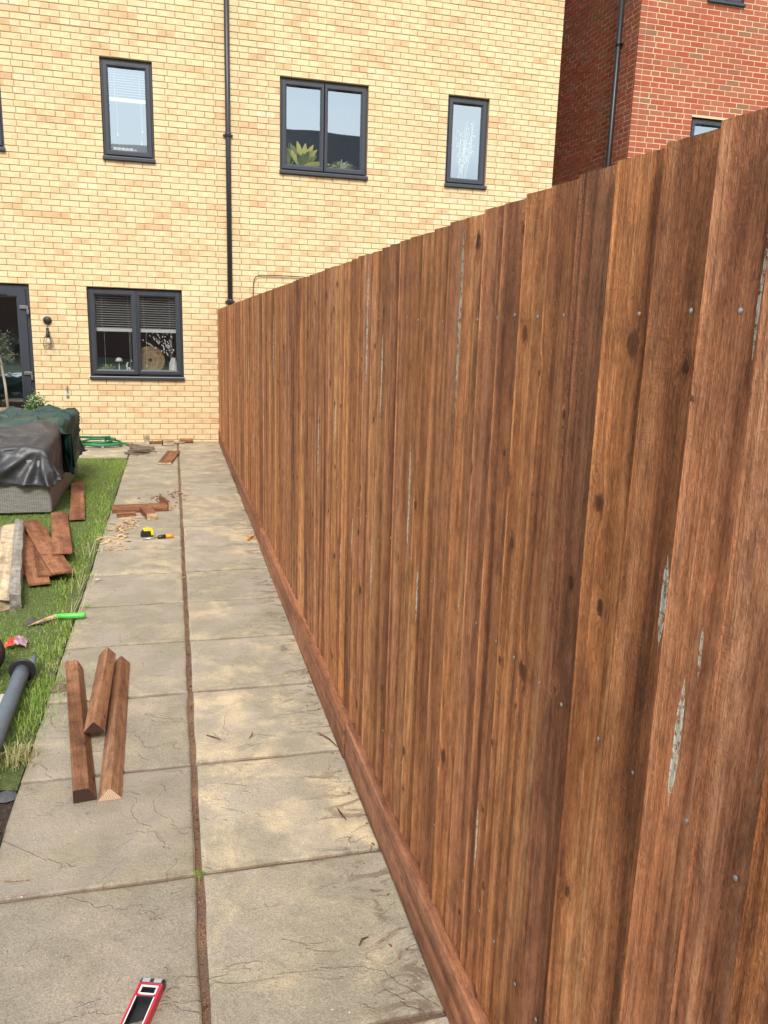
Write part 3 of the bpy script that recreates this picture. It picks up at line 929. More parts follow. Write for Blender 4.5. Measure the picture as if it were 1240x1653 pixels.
# ------------------------------------------------------------------ red brick house
RX0, RX1 = 6.005, 10.6
ROP = [(7.075, 7.690, 6.385, 7.585), (7.018, 7.64, 3.645, 4.845), (8.65, 9.85, 3.645, 4.845), (8.65, 9.85, 6.385, 7.585)]
red = empty('brick_house', (RX0, 0, 0), 'red brick house behind the fence with black side drainpipe', 'house')
mb = sheet_with_holes(MB(), RX0 + .0032, RX1, -.05, 8.2, ROP, 0.0032, 0.14, (red, M['rbrick_x']))
mb.quad((RX0 + .0032, 8, -.05), (RX0 + .0032, .0032, -.05), (RX0 + .0032, .0032, 8.2), (RX0 + .0032, 8, 8.2))
mb.build('wall', M['rmortar'], red)
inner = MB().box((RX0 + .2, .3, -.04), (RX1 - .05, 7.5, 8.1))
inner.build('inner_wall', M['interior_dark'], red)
MB().loft([[(RX0 - .05, -.3, 8.2), (RX0 - .05, 4.0, 10.2), (RX0 - .05, 8.3, 8.2), (RX0 - .05, 8.3, 8.05), (RX0 - .05, -.3, 8.05)], [(RX1, -.3, 8.2), (RX1, 4.0, 10.2), (RX1, 8.3, 8.2), (RX1, 8.3, 8.05), (RX1, -.3, 8.05)]]).build('roof', M['slate'], red)
rb = [(*b, 0) for b in lay(RX0 + .1125, 8.9, 3.3, 7.2, 0.075, 0.0, ROP)]
# quoin: alternate header of the corner belongs to both faces
for k in range(int(3.3 / .075), int(7.2 / .075)):
    zb = k * .075 + .005
    rb.append((RX0, .1075 if k % 2 else .1075, zb, .065, 2))
sb = [(*b, 1) for b in lay(0.0445, 5.2, 3.3, 8.0, 0.075, 0.0, [])]
def rplace(s, u, z):
    if s in (0, 2):
        return (u, 0.0, z), 0.0, M['rbrick_x']
    return (RX0, u, z), 0.0, M['rbrick_y']
# side wall faces -X: a brick runs from high Y to low Y
def rplace2(s, u, z):
    if s in (0, 2):
        return (u, 0.0, z), 0.0, M['rbrick_x']
    return (RX0, u, z), -math.pi / 2, M['rbrick_y']
sb2 = [(u + w, w, z, h, 1) for u, w, z, h, _ in sb]
build_bricks(red, rb + sb2, rplace2, 300, 'brickwork')
window(red, *ROP[0], 1)
window(red, *ROP[1], 1)
window(red, *ROP[2], 2)
window(red, *ROP[3], 2)
rp = MB().tube([(RX0 - .055, .465, 0.02), (RX0 - .055, .465, 7.8)], .036, 14).build('downpipe', M['black_plastic'], red, smooth=True)
for z in (3.7, 5.87):
    MB().lathe([(.038, -.055), (.044, -.05), (.044, .0), (.038, .012)], (RX0 - .055, .465, z), 14).build('collar', M['black_plastic'], rp, smooth=True)
    MB().box((RX0 - .045, .40, z - .03), (RX0 - .001, .53, z - .012), .003).build('bracket', M['black_plastic'], rp)

# terrace across the gardens, seen mirrored in the upper windows
opp = empty('terraced_house', (2, -34, 0), 'house opposite with dark slate roof, mirrored in the upper windows', 'house')
MB().box((-45, -40, -.05), (10.5, -30, 7.6)).build('wall', plain('dark_brick_wall', (.10, .055, .04), .9, .3, 3.0), opp)
MB().loft([[(-45.3, -29.7, 7.5), (-45.3, -35, 10.7), (-45.3, -40.3, 7.5)], [(1.6, -29.7, 7.5), (1.6, -35, 10.7), (1.6, -40.3, 7.5)]]).build('roof', M['slate'], opp)
MB().loft([[(1.65, -29.7, 7.61), (1.65, -35, 12.2), (1.65, -40.3, 7.61)], [(10.8, -29.7, 7.61), (10.8, -35, 12.2), (10.8, -40.3, 7.61)]]).build('roof', M['slate'], opp)

# ------------------------------------------------------------------ fence
FX, FTOP, GB_TOP = 0.031, 1.798, 0.150
fence = empty('timber_fence', (FX, -6, 0), 'tall brown featheredge timber fence running along the path to the house', 'fence')
def board_mesh(seed, L):
    r = random.Random(seed)
    nseg = 9
    loops = []
    ph, amp = r.uniform(0, 6.28), r.uniform(0.0003, 0.0022)
    ph2, amp2 = r.uniform(0, 6.28), r.uniform(0.0002, 0.0016)
    for i in range(nseg + 1):
        z = L * i / nseg
        w = amp * math.sin(ph + 2.2 * z)
        e = amp2 * math.sin(ph2 + 3.1 * z)
        W = 0.125 + r.uniform(-.0012, .0012)
        pr = [(0.0, 0.0), (0.0, 0.105), (-0.0085, W + e), (-0.0200, W + e), (-0.0225, W - 0.0025 + e), (-0.0138, 0.07), (-0.0048, 0.0035), (-0.0030, 0.001)]
        loops.append([(x + w, y, z) for x, y in pr])
    mb = MB().loft(loops)
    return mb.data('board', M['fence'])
BL = FTOP - GB_TOP + 0.004
variants = [board_mesh(s, BL) for s in range(14)]
nail_me = MB().lathe([(.0037, 0), (.0037, .0006), (.0028, .0013), (.001, .0016)], (0, 0, 0), 10).data('nail', M['zinc'], True)
# board starts (near, thin edge) measured near the camera, then a steady 0.1 m pitch
ys = [-10.90, -10.80, -10.70, -10.595, -10.49, -10.385, -10.28, -10.182, -10.085, -9.985, -9.885, -9.775]
y = -10.90
pre = []
while y > -12.6:
    y -= 0.1
    pre.append(y)
ys = pre[::-1] + ys
y = ys[-1]
while y < -0.16:
    y += 0.1 + rng.uniform(-.006, .006)
    ys.append(y)
TONE = {-10.70: .25, -10.595: 0.15, -10.49: -0.05, -10.385: 0.38, -10.28: -0.75, -10.182: -0.25, -10.085: 0.25, -9.985: 0.10, -9.885: -0.1, -9.775: .3}
WARM = {-10.70: -.9, -10.595: -0.9, -10.49: -0.1, -10.385: 0.35, -10.28: -0.9, -10.182: 0.2, -10.085: 0.3, -9.985: -.3}
# (y of streak, z from, z to, half width)
STREAKS = [(-10.45, 1.16, 1.30, .0040), (-9.30, .95, 1.30, .0030), (-9.15, .62, .85, .0035), (-8.60, .75, .95, .0030), (-7.9, .9, 1.25, .004), (-10.565, 1.56, 1.80, .0022), (-10.555, 1.52, 1.78, .0016), (-10.515, 0.96, 1.16, .0050), (-10.535, 1.15, 1.24, .0016), (-10.46, 1.32, 1.50, .0026), (-10.06, 0.92, 1.25, .0028), (-9.96, 0.86, 1.28, .0034),
           (-9.62, 1.36, 1.80, .0042), (-8.78, 1.36, 1.795, .0048), (-8.98, 1.28, 1.58, .0028), (-8.28, 1.12, 1.33, .0028), (-9.40, .80, .98, .003), (-8.9, .70, .95, .0032), (-8.4, .62, .78, .0075), (-9.75, .55, .80, .0025), (-6.3, 1.2, 1.7, .004), (-4.6, 1.1, 1.4, .006), (-4.9, .5, .8, .005), (-9.25, .35, .6, .0022), (-9.9, .42, .6, .0022), (-7.4, 1.0, 1.2, .003)]
far_nails = MB()
for i, y in enumerate(ys):
    dz = rng.uniform(-.002, .002)
    o = bpy.data.objects.new('board', variants[(i * 5) % len(variants)])
    COL.objects.link(o)
    o.parent = fence
    o.location = (rng.uniform(-.0008, .0008), y + 6, GB_TOP - .002 + dz)
    o.rotation_euler = (rng.gauss(0, .0012), 0, 0)
    o['warm'] = WARM.get(round(y, 3), max(-1, min(1, rng.gauss(0, .55))))
    o['ridge'] = 1.0 if round(y, 3) in (-10.595, -10.70) else max(0.0, rng.gauss(-.2, .5))
    o['tone'] = TONE.get(round(y, 3), max(-.75, min(.65, rng.gauss(-.05, .42))))
    st = [s for s in STREAKS if y + .003 <= s[0] < y + .1]
    for k, s in zip('abcd', (st + [None] * 4)[:4]):
        o['streak_u_' + k] = float(s[0] - y) if s else 0.0
        o['streak_from_' + k] = float(s[1] - GB_TOP) if s else 0.0
        o['streak_to_' + k] = float(s[2] - GB_TOP) if s else 0.0
        o['streak_w_' + k] = float(min(s[3] * 1.3, .0056)) if s else 0.0
    for z in (1.598, 0.968, 0.34):
        ny = 0.055 + rng.uniform(-.012, .012)
        nz = z + rng.uniform(-.006, .006) - GB_TOP
        nx = -(0.0048 + (ny - .0035) / (.0665) * .009) if ny < .07 else -(0.0138 + (ny - .07) / .0525 * .0087)
        if -11.0 < y < -8.4:
            q = bpy.data.objects.new('nail', nail_me)
            COL.objects.link(q)
            q.parent = o
            q.location = (nx - .0002, ny, nz)
            q.rotation_euler = (0, R(-90), 0)
        else:
            n0 = len(far_nails.v)
            far_nails.lathe([(.0042, 0), (.0036, .002)], (0, 0, 0), 6)
            far_nails.xf(Matrix.Translation((FX + nx, y + ny, nz + GB_TOP)) @ Matrix.Rotation(R(-90), 4, 'Y'), n0)
o = far_nails.build('nails', M['zinc'], fence)
o['kind'] = 'stuff'
for k, (y0, y1, gx0) in enumerate([(-12.5, -8.69, -0.014), (-8.684, -5.70, -0.020), (-5.694, -2.70, -0.010), (-2.694, -0.01, -0.004)]):
    # timber with its grain along the run: length is local Z
    L = y1 - y0
    mb = MB().box((-.075, -.024, 0), (.075, .024, L), .005)
    o = mb.build('gravel_board', M['gravel_board'], fence, local=True)
    o.rotation_euler = Euler((R(-90), R(90), 0), 'XYZ')
    o.rotation_euler = Matrix(((0, 1, 0), (0, 0, 1), (1, 0, 0))).to_euler()
    o.location = (gx0 - FX + .024, y0 + 6, .075)
    o['tone'] = -.05 + .1 * (k % 2)
for z in (1.56, 0.93, 0.30):
    mb = MB().box((-.03, -.02, 0), (.03, .02, 12.4))
    o = mb.build('rail', M['fence'], fence, local=True)
    o.rotation_euler = Matrix(((0, 1, 0), (0, 0, 1), (1, 0, 0))).to_euler()
    o.location = (.024, -6.5, z)

# ------------------------------------------------------------------ loose timber
def timber(name, sec, L, loc, direction, mat, label, cat, group=None, roll=0.0, tone=0.0, taper=None, end=None, jag=0.0):
    """prism with section sec (list of x,y), length along local Z, laid with its length along direction"""
    loops = [[(x, y, z) for x, y in sec] for z in (0, L * .25, L * .5, L * .75, L)]
    if jag:
        loops = [[(x + rng.gauss(0, jag), y + (rng.gauss(0, jag) if y > .01 else 0), L * k / 12 + (rng.uniform(-.05, .05) if k in (0, 12) else 0)) for x, y in sec] for k in range(13)]
    mb = MB().loft(loops)
    o = mb.build(name, mat)
    d = Vector(direction).normalized()
    side = Vector((0, 0, 1)).cross(d).normalized()
    upn = d.cross(side)
    m = Matrix((side, upn, d)).transposed().to_4x4() @ Matrix.Rotation(roll, 4, 'Z')
    m.translation = Vector(loc)
    o.matrix_world = m
    o['tone'] = tone
    tag(o, label, cat, group)
    if end:
        for e in end:
            ins, z, mt = e
            cxs = sum(p[0] for p in sec) / len(sec)
            cys = sum(p[1] for p in sec) / len(sec)
            em = MB()
            zz = L + .0012 if z else -.0012
            pts = [(cxs + (x - cxs) * .985, cys + (y - cys) * .985, zz) for x, y in sec]
            em.quad(*(pts if z else pts[::-1]))
            q = em.build('end_face', mt, o, local=True)
    return o
def rect(w, h, c=.0025):
    return [(-w / 2 + c, 0), (w / 2 - c, 0), (w / 2, c), (w / 2, h - c), (w / 2 - c, h), (-w / 2 + c, h), (-w / 2, h - c), (-w / 2, c)]

# three cut arris rails on the slabs; local x is across, y up, z along (towards the house)
tri = [(-.036, 0), (.036, 0), (.038, .004), (.004, .042), (-.004, .042), (-.038, .004)]
quadsec = [(-.033, 0), (.040, 0), (.041, .004), (.018, .046), (.014, .048), (-.031, .048), (-.034, .045), (-.034, .003)]
quadsec = [(-x, y) for x, y in quadsec][::-1]
tri_r = [(-x, y) for x, y in tri][::-1]
timber('fence_rail', quadsec, 1.12, (-.920, -8.775, .001), (-.158, 1.13, 0), M['rail'], 'flat topped cut fence rail, leftmost of the three on the slabs', 'timber', 'cut fence rails lying on the slabs', tone=-.1, end=[(0, 0, M['end_dark'])])
timber('fence_rail', tri_r, 1.14, (-.838, -8.782, .001), (-.028, 1.13, 0), M['rail'], 'cut fence rail with a pale ringed end, under another rail', 'timber', 'cut fence rails lying on the slabs', tone=.12, end=[(0, 0, M['end'])])
timber('fence_rail', tri_r, .74, (-.922, -8.375, .043), (-.005, .74, .004), M['rail'], 'short cut fence rail resting on top of two longer rails', 'timber', 'cut fence rails lying on the slabs', tone=.2, end=[(0, 0, M['end_dark'])])
timber('wood_splinter', rect(.02, .006, .001), .16, (-.95, -8.0, .002), (.15, 1, .25), M['cut_wood'], 'pale wood splinter sticking up between the cut rails', 'splinter')

# planks on the lawn
def plank(a, b, w, z0, z1, label, tone, th=.012, mat='plank', group='offcut planks lying on the lawn'):
    d = Vector((b[0] - a[0], b[1] - a[1], z1 - z0))
    return timber('plank', rect(w, th, .002), d.length, (a[0], a[1], z0), d, M[mat], label, 'plank', group, tone=tone)
plank((-1.555, -6.18), (-1.80, -4.95), .115, .010, .014, 'reddish plank beneath the pile, beside the old pale timbers', -.15)
plank((-1.405, -6.40), (-1.715, -5.05), .125, .022, .022, 'plank with a wide flat lip, second in the lawn pile', .15)
plank((-1.375, -6.28), (-1.60, -5.05), .115, .036, .034, 'dark knotty plank in the middle of the lawn pile', -.35)
plank((-1.285, -6.29), (-1.705, -4.83), .130, .052, .048, 'plank slanting across the top of the lawn pile', .2)
plank((-1.335, -5.90), (-1.540, -4.45), .125, .070, .020, 'plank with a white paint fleck resting on the pile edge', .25)
plank((-1.372, -4.70), (-1.535, -3.13), .118, .020, .026, 'single plank on the grass beside the rattan sofa', .05)
# paint fleck belongs to that plank: small chip of paint
timber('old_timber', rect(.10, .07, .006), 1.72, (-1.545, -6.78, .0), (-.26, 1.74, .03), M['old_wood'], 'thick pale split old timber lying at the lawn edge', 'timber', 'old weathered timbers on the lawn', tone=.2, jag=.0025)
timber('old_timber', rect(.06, .09, .006), 1.72, (-1.478, -6.77, .0), (-.255, 1.70, .03), M['grey_wood'], 'grey weathered batten lying against the pale old timber', 'timber', 'old weathered timbers on the lawn', tone=.1, jag=.0025)
timber('old_timber', rect(.07, .045, .006), 1.5, (-1.655, -6.55, .0), (-.26, 1.6, .02), M['grey_wood'], 'dark grey timber half hidden behind the pale old timber', 'timber', 'old weathered timbers on the lawn', tone=-.4, jag=.0025)

# timbers across the path
timber('timber_offcut', rect(.095, .055, .003), .455, (-1.130, -4.37, .001), (1, .07, 0), M['plank'], 'long dark brown timber lying across the left slabs', 'timber', 'timber offcuts on the path', tone=-.35, end=[(0, 0, M['cut_wood'])])
timber('timber_offcut', rect(.022, .075, .002), .30, (-.655, -4.35, .001), (-.28, 1, 0), M['plank'], 'upright thin offcut at the end of the long timber', 'timber', 'timber offcuts on the path', tone=-.3, end=[(0, 0, M['cut_wood'])])
timber('timber_offcut', rect(.085, .055, .003), .30, (-.795, -4.70, .001), (-.22, 1, 0), M['plank'], 'short square block with a pale sawn end by the timber', 'timber', 'timber offcuts on the path', tone=-.2, end=[(0, 0, M['cut_wood'])])
timber('timber_offcut', rect(.05, .03, .003), .15, (-1.08, -4.55, .001), (1, .2, 0), M['rail'], 'small broken offcut among the wood chips', 'timber', 'timber offcuts on the path', tone=.2)
timber('plank', rect(.155, .022, .002), .92, (-.720, -1.93, .001), (.10, .9, 0), M['plank'], 'flat brown plank lying on the slabs near the house', 'plank', tone=-.25, end=[(0, 0, M['cut_wood'])])

def shard(mb, c, l, w, h, rz, tilt=0.0):
    n0 = len(mb.v)
    k = [rng.uniform(.5, 1.0) for _ in range(4)]
    a = [(-l / 2 * k[0], -w / 2, 0), (l / 2 * k[1], -w / 2 * k[2], 0), (l / 2, w / 2 * k[3], 0), (-l / 2, w / 2, 0)]
    b = [(x * .9, y * .85, h) for x, y, z in a]
    mb.loft([a, b])
    mb.xf(Matrix.Translation(c) @ Matrix.Rotation(rz, 4, 'Z') @ Matrix.Rotation(tilt, 4, 'Y'), n0)
chips = MB()
for k in range(190):
    f = rng.random()
    yy = -4.62 - 1.0 * f
    xx = -1.02 + rng.gauss(0, .05) + (.05 if f < .3 else -.02 * f)
    if f > .45 and rng.random() < .35:
        continue
    s = rng.uniform(.12, 1.0)
    shard(chips, (xx, yy, .002 + rng.random() * .022 * (1 - f)), .062 * s, .022 * s, .006 * s, rng.uniform(0, 6.28), rng.uniform(-.35, .35))
for k in range(60):
    shard(chips, (rng.uniform(-1.1, -.3), rng.uniform(-6.6, -3.2), .001), .014 * rng.uniform(.4, 1), .008, .003, rng.uniform(0, 6.28))
o = chips.build('wood_chips', M['cut_wood'])
tag(o, 'pale wood chips scattered on the slabs at the lawn edge', 'wood chips', kind='stuff')
brown = MB()
for k in range(46):
    a, b = rng.choice([(-.62, -3.62), (-.58, -3.7), (-.72, -3.95), (-.80, -3.85), (-.66, -4.05)])
    s = rng.uniform(.4, 1.1)
    shard(brown, (a + rng.gauss(0, .07), b + rng.gauss(0, .13), .001), .035 * s, .018 * s, .006, rng.uniform(0, 6.28), rng.uniform(-.3, .3))
for k in range(110):
    yy = rng.uniform(-10.2, -1.0)
    shard(brown, (-.018 - abs(rng.gauss(0, .035)), yy, .001), .010 * rng.uniform(.4, 1.5), .005, .002, rng.uniform(0, 6.28))
for k in range(420):
    yy = rng.uniform(-10.3, -5.0)
    shard(brown, (-.559 + rng.gauss(0, .0045), yy, -.010), .007 * rng.uniform(.5, 1.8), .0035, .003, rng.choice([1.57, rng.uniform(0, 6.28)]))
o = brown.build('bark_litter', M['rail'])
tag(o, 'brown wood fragments littering the slabs and joints', 'litter', kind='stuff')
twm = M['end_dark']
for (x0, y0), (x1, y1), lab in [((-.505, -8.405), (-.455, -8.45), 'thin straight twig on the second slab row, near the middle joint'), ((-.33, -8.42), (-.345, -8.46), 'tiny curled twig beside the straight twig on the slab'),
                                ((-.075, -8.47), (-.02, -8.60), 'brown splinter lying against the foot of the fence'), ((-.10, -8.99), (-.085, -9.06), 'dark twig on the slab near the gravel board'),
                                ((-.165, -9.60), (-.135, -9.575), 'short dark sliver on the lowest slab'), ((-1.10, -9.14), (-1.03, -9.15), 'pale straw stalk on the grey slab at the frame edge')]:
    mid = ((x0 + x1) / 2 + rng.uniform(-.006, .006), (y0 + y1) / 2 + rng.uniform(-.006, .006), .006)
    o = MB().tube([(x0, y0, .003), mid, (x1, y1, .003)], [.0022, .003, .0016], 6).build('twig', M['cut_wood'] if 'straw' in lab else M['rail'])
    o['tone'] = -.8
    tag(o, lab, 'twig', 'twigs on the slabs')

# pieces by the house wall
barkm = plain('grey_bark', (0.16, 0.115, 0.08), 0.9, 0.5, 60, 0.004)
pile = MB()
for k in range(30):
    c = Vector((-1.02 + rng.gauss(0, .06), -.98 + rng.gauss(0, .10), .012 + rng.random() * .05))
    a = rng.uniform(-.6, .6)
    d = Vector((math.cos(a), math.sin(a), rng.uniform(-.15, .15))) * rng.uniform(.06, .13)
    pile.tube([c - d, c + Vector((0, 0, rng.uniform(-.005, .012))), c + d], rng.uniform(.006, .014), 6)
o = pile.build('bark_pile', barkm)
tag(o, 'heap of torn bark strips on the slabs near the wall', 'bark', kind='stuff')
for nm, (a, b), w, h, L, d, mt, lab in [('wood_block', (-.965, -.26), .07, .13, .09, (0, 1, 0), 'old_wood', 'short upright log stub against the house wall'),
                                        ('wood_block', (-.93, -.20), .05, .035, .30, (1, .1, 0), 'rail', 'brown stick lying along the wall behind the bark heap'),
                                        ('wood_block', (-.76, -.38), .07, .07, .15, (.9, .25, 0), 'old_wood', 'pale block with a black end near the wall'),
                                        ('wood_block', (-.66, -.25), .04, .03, .20, (1, .3, 0), 'old_wood', 'pale splintered stick between two blocks by the wall'),
                                        ('wood_block', (-.535, -.12), .07, .055, .18, (1, -.05, 0), 'plank', 'brown wedge of timber by the wall nearest the fence')]:
    timber(nm, rect(w, h, .008), L, (a, b, .001), d, M[mt], lab, 'wood block', 'wood pieces by the house wall', tone=-.2, end=[(0, 0, M['end_dark'])] if 'black end' in lab else None)

# green hose
hosem = plain('green_hose_rubber', (0.012, 0.17, 0.070), 0.42, 0.25, 90, 0.001)
pts = []
for k in range(230):
    a = k * .135
    rr = .17 + .075 * math.sin(a * .37 + 1) + .03 * math.sin(a * 1.9)
    pts.append((-1.53 + rr * 1.35 * math.cos(a) + .05 * math.sin(a * .21), -.42 + rr * .72 * math.sin(a) + .02 * math.sin(a * .5), .015 + .075 * (0.5 + .5 * math.sin(a * .61)) * min(1, k / 60) + (.055 if 60 < k < 190 else 0) * (0.5 + .5 * math.sin(a * .23 + 2))))
o = MB().tube(pts, .0135, 8).build('garden_hose', hosem, smooth=True)
tag(o, 'tangled green garden hose on the paving against the house wall', 'hose')
bpts = MB().lathe([(.0, -.024), (.017, -.017), (.024, 0), (.017, .017), (.0, .024)], (-1.50, -.58, .025), 12)
tag(bpts.build('ball', M['white'], smooth=True), 'small white ball lying in front of the green hose', 'ball')

# ------------------------------------------------------------------ tools
def tape():
    t = empty('tape_measure', (-.815, -5.24, .001), 'black and yellow tape measure on the left slabs', 'tape measure', rot=(0, 0, .12))
    t.scale = (.86, .86, .86)
    blk = plain('black_rubber', (0.012, 0.012, 0.013), 0.55, 0.3, 80, 0.0006)
    yel = plain('yellow_plastic', (0.72, 0.56, 0.02), 0.4, 0.08, 60, 0.0002)
    def sec(s, ins):
        pr = [(-.055, .0), (.04, .0), (.046, .006), (.046, .05), (.036, .066), (-.01, .070), (-.04, .060), (-.058, .035), (-.060, .008)]
        return [(x * ins, s, .002 + (z - .034) * ins + .034) for x, z in pr]
    MB().loft([sec(-.021, .88), sec(-.017, 1.0), sec(.017, 1.0), sec(.021, .88)]).build('case', blk, t, local=True)
    top = MB()
    pr = [(.030, .012), (.049, .014), (.0485, .052), (.038, .0695), (-.012, .0735), (-.038, .0645), (-.030, .052), (.024, .052)]
    top.loft([[(x, y, z + .002) for x, z in pr] for y in (-.0225, .0225)])
    top.build('yellow_band', yel, t, local=True)
    MB().box((.046, -.012, .001), (.058, .012, .010), .002).build('tape_hook', M['steel'], t, local=True)
tape()
sdr = empty('screwdriver', (-.85, -5.345, .0), 'screwdriver with orange and black handle beside the tape measure', 'screwdriver', rot=(0, 0, .20))
MB().tube([(0, 0, .008), (.118, 0, .013)], .0042, 8).build('shaft', M['steel'], sdr, local=True, smooth=True)
MB().tube([(.112, 0, .0135), (.118, 0, .0135), (.135, 0, .015), (.17, 0, .016)], [.008, .013, .015, .0155], 10).build('grip', M['black_plastic'], sdr, local=True, smooth=True)
org = plain('orange_plastic', (0.75, 0.30, 0.02), 0.4, 0.1, 60, 0.0002)
MB().tube([(.170, 0, .016), (.205, 0, .0165), (.222, 0, .016), (.228, 0, .016)], [.0152, .0165, .0145, .010], 10).build('handle', org, sdr, local=True, smooth=True)
pen = empty('marker_pen', (-.085, -5.475, .0), 'small orange marker pen lying by the foot of the fence', 'pen', rot=(0, 0, R(66)))
MB().tube([(0, 0, .009), (.09, 0, .009)], .009, 8).build('barrel', plain('red_orange_plastic', (0.70, 0.16, 0.02), 0.4, 0.1), pen, local=True, smooth=True)
MB().tube([(.09, 0, .009), (.135, 0, .009), (.14, 0, .009)], [.0085, .007, .003], 8).build('cap', org, pen, local=True, smooth=True)

# spirit level: box section lying flat, windows cut through, running out of the frame
LV = empty('spirit_level', (-.682, -9.628, .001), 'red spirit level with black end cap on the grey slab', 'spirit level', rot=(0, 0, math.atan2(-.034, .108) * -1))
LV.rotation_euler = (0, 0, math.atan2(-(-.36), 1.08) * -1)
redm = plain('red_anodised', (0.62, 0.025, 0.055), 0.35, 0.06, 80, 0.0002, Metallic=0.25)
capm = M['black_plastic']
rimm = plain('white_rim', (0.75, 0.74, 0.72), 0.4, 0.03)
Wl, Hl = .029, .024
def lev_face(mb, z, holes):
    us = sorted({-Wl, Wl, *[h[0] for h in holes], *[h[1] for h in holes]})
    vs = sorted({-.60, -.004, *[h[2] for h in holes], *[h[3] for h in holes]})
    for i in range(len(us) - 1):
        for j in range(len(vs) - 1):
            cx, cy = (us[i] + us[i + 1]) / 2, (vs[j] + vs[j + 1]) / 2
            if any(a < cx < b and c < cy < d for a, b, c, d in holes):
                continue
            mb.quad((us[i], vs[j], z), (us[i + 1], vs[j], z), (us[i + 1], vs[j + 1], z), (us[i], vs[j + 1], z))
holes = [(-.017, .017, -.034, -.014), (-.020, .020, -.15, -.045), (-.020, .020, -.36, -.24), (-.020, .020, -.54, -.45)]
lb = MB()
lev_face(lb, Hl, holes)
for sx in (-1, 1):
    lb.quad((sx * Wl, -.60, 0), (sx * Wl, -.004, 0), (sx * Wl, -.004, Hl), (sx * Wl, -.60, Hl))
    lb.box((sx * Wl * .90 - .0022, -.60, Hl - .002), (sx * Wl * .90 + .0022, -.006, Hl + .0028))
lb.quad((-Wl, -.60, .0), (Wl, -.60, .0), (Wl, -.60, Hl), (-Wl, -.60, Hl))
lb.build('body', redm, LV, local=True)
MB().box((-Wl - .001, -.006, .0), (Wl + .001, .012, Hl + .002), .004).build('end_cap', capm, LV, local=True)
for sx in (-1, 1):
    MB().box((sx * .014 - .009, -.003, Hl + .0021), (sx * .014 + .009, .008, Hl + .0032)).build('cap_pad', plain('grey_pad', (.35, .35, .36), .5), LV, local=True)
for a, b, c, d in holes:
    rm = MB()
    lo = lambda e, z: [(a - e, c - e * .4, z), (a + .006, c - e, z), (b - .006, c - e, z), (b + e, c - e * .4, z), (b + e, d + e * .6, z), (a - e, d + e * .6, z)]
    rm.loft([lo(.004, Hl + .0005), lo(.004, Hl + .002), lo(.0, Hl + .002), lo(-.0005, Hl - .001)], False, False)
    MB().loft([lo(-.0005, Hl - .0012), lo(-.001, .004)], False, False).build('window_side', M['black_metal'], LV, local=True)
    MB().quad((a - .003, c - .003, .006), (b + .003, c - .003, .006), (b + .003, d + .003, .006), (a - .003, d + .003, .006)).build('window_back', M['black_metal'], LV, local=True) if d > -.02 else None
    if c == -.15:
        MB().quad((a - .003, -.105, .006), (b + .003, -.085, .006), (b + .003, d + .003, .006), (a - .003, d + .003, .006)).build('window_back', M['black_metal'], LV, local=True)
    rm.build('window_rim', rimm if d > -.02 else M['black_plastic'], LV, local=True)
for c, d in ((-.15, -.045), (-.36, -.24), (-.54, -.45)):
    for sx in (-1, 1):
        MB().box((sx * .0215 - .0013, c, Hl + .001), (sx * .0215 + .0013, d, Hl + .0032)).build('window_trim', rimm, LV, local=True)
MB().tube([(-.018, -.30, .012), (.018, -.30, .012)], .007, 10).build('vial', plain('vial_green', (.35, .65, .08), .15), LV, local=True, smooth=True)

# ------------------------------------------------------------------ rattan sofa under covers
def weave():
    t = NT('grey_rattan')
    p = t.pos()
    x, y, z = t.sep(p)
    u = t.m('ADD', x, y)
    br = t.n('TexBrick', {'Vector': t.vec(u, z, 0.0), 'Scale': 1.0, 'Mortar Size': 0.0022, 'Mortar Smooth': 0.6, 'Brick Width': 0.034, 'Row Height': 0.0105, 'Color1': (0.36, 0.345, 0.315, 1), 'Color2': (0.27, 0.26, 0.235, 1), 'Mortar': (0.06, 0.055, 0.05, 1)})
    h = t.m('SUBTRACT', 1.0, br.outputs['Fac'])
    return t.pbr(br.outputs['Color'], 0.55, t.bump(h, 0.006, 0.9))
M['rattan'] = weave()
sofa = empty('rattan_sofa', (-2.45, -3.45, 0), 'grey woven rattan garden sofa on the lawn under plastic covers', 'sofa')
MB().box((-3.4, -4.38, .012), (-1.605, -2.46, .33), .012).build('base', M['rattan'], sofa)
MB().box((-3.38, -4.36, .331), (-1.63, -2.48, .50), .05).build('cushion', plain('cushion_fabric', (.25, .25, .25), .9), sofa)

def fract_noise(x, y, s):
    return (math.sin(x * 3.1 * s + 1.3 * math.sin(y * 2.3 * s + s)) + math.sin(y * 2.7 * s + 1.7 * math.sin(x * 1.9 * s + 2 * s))) * .5

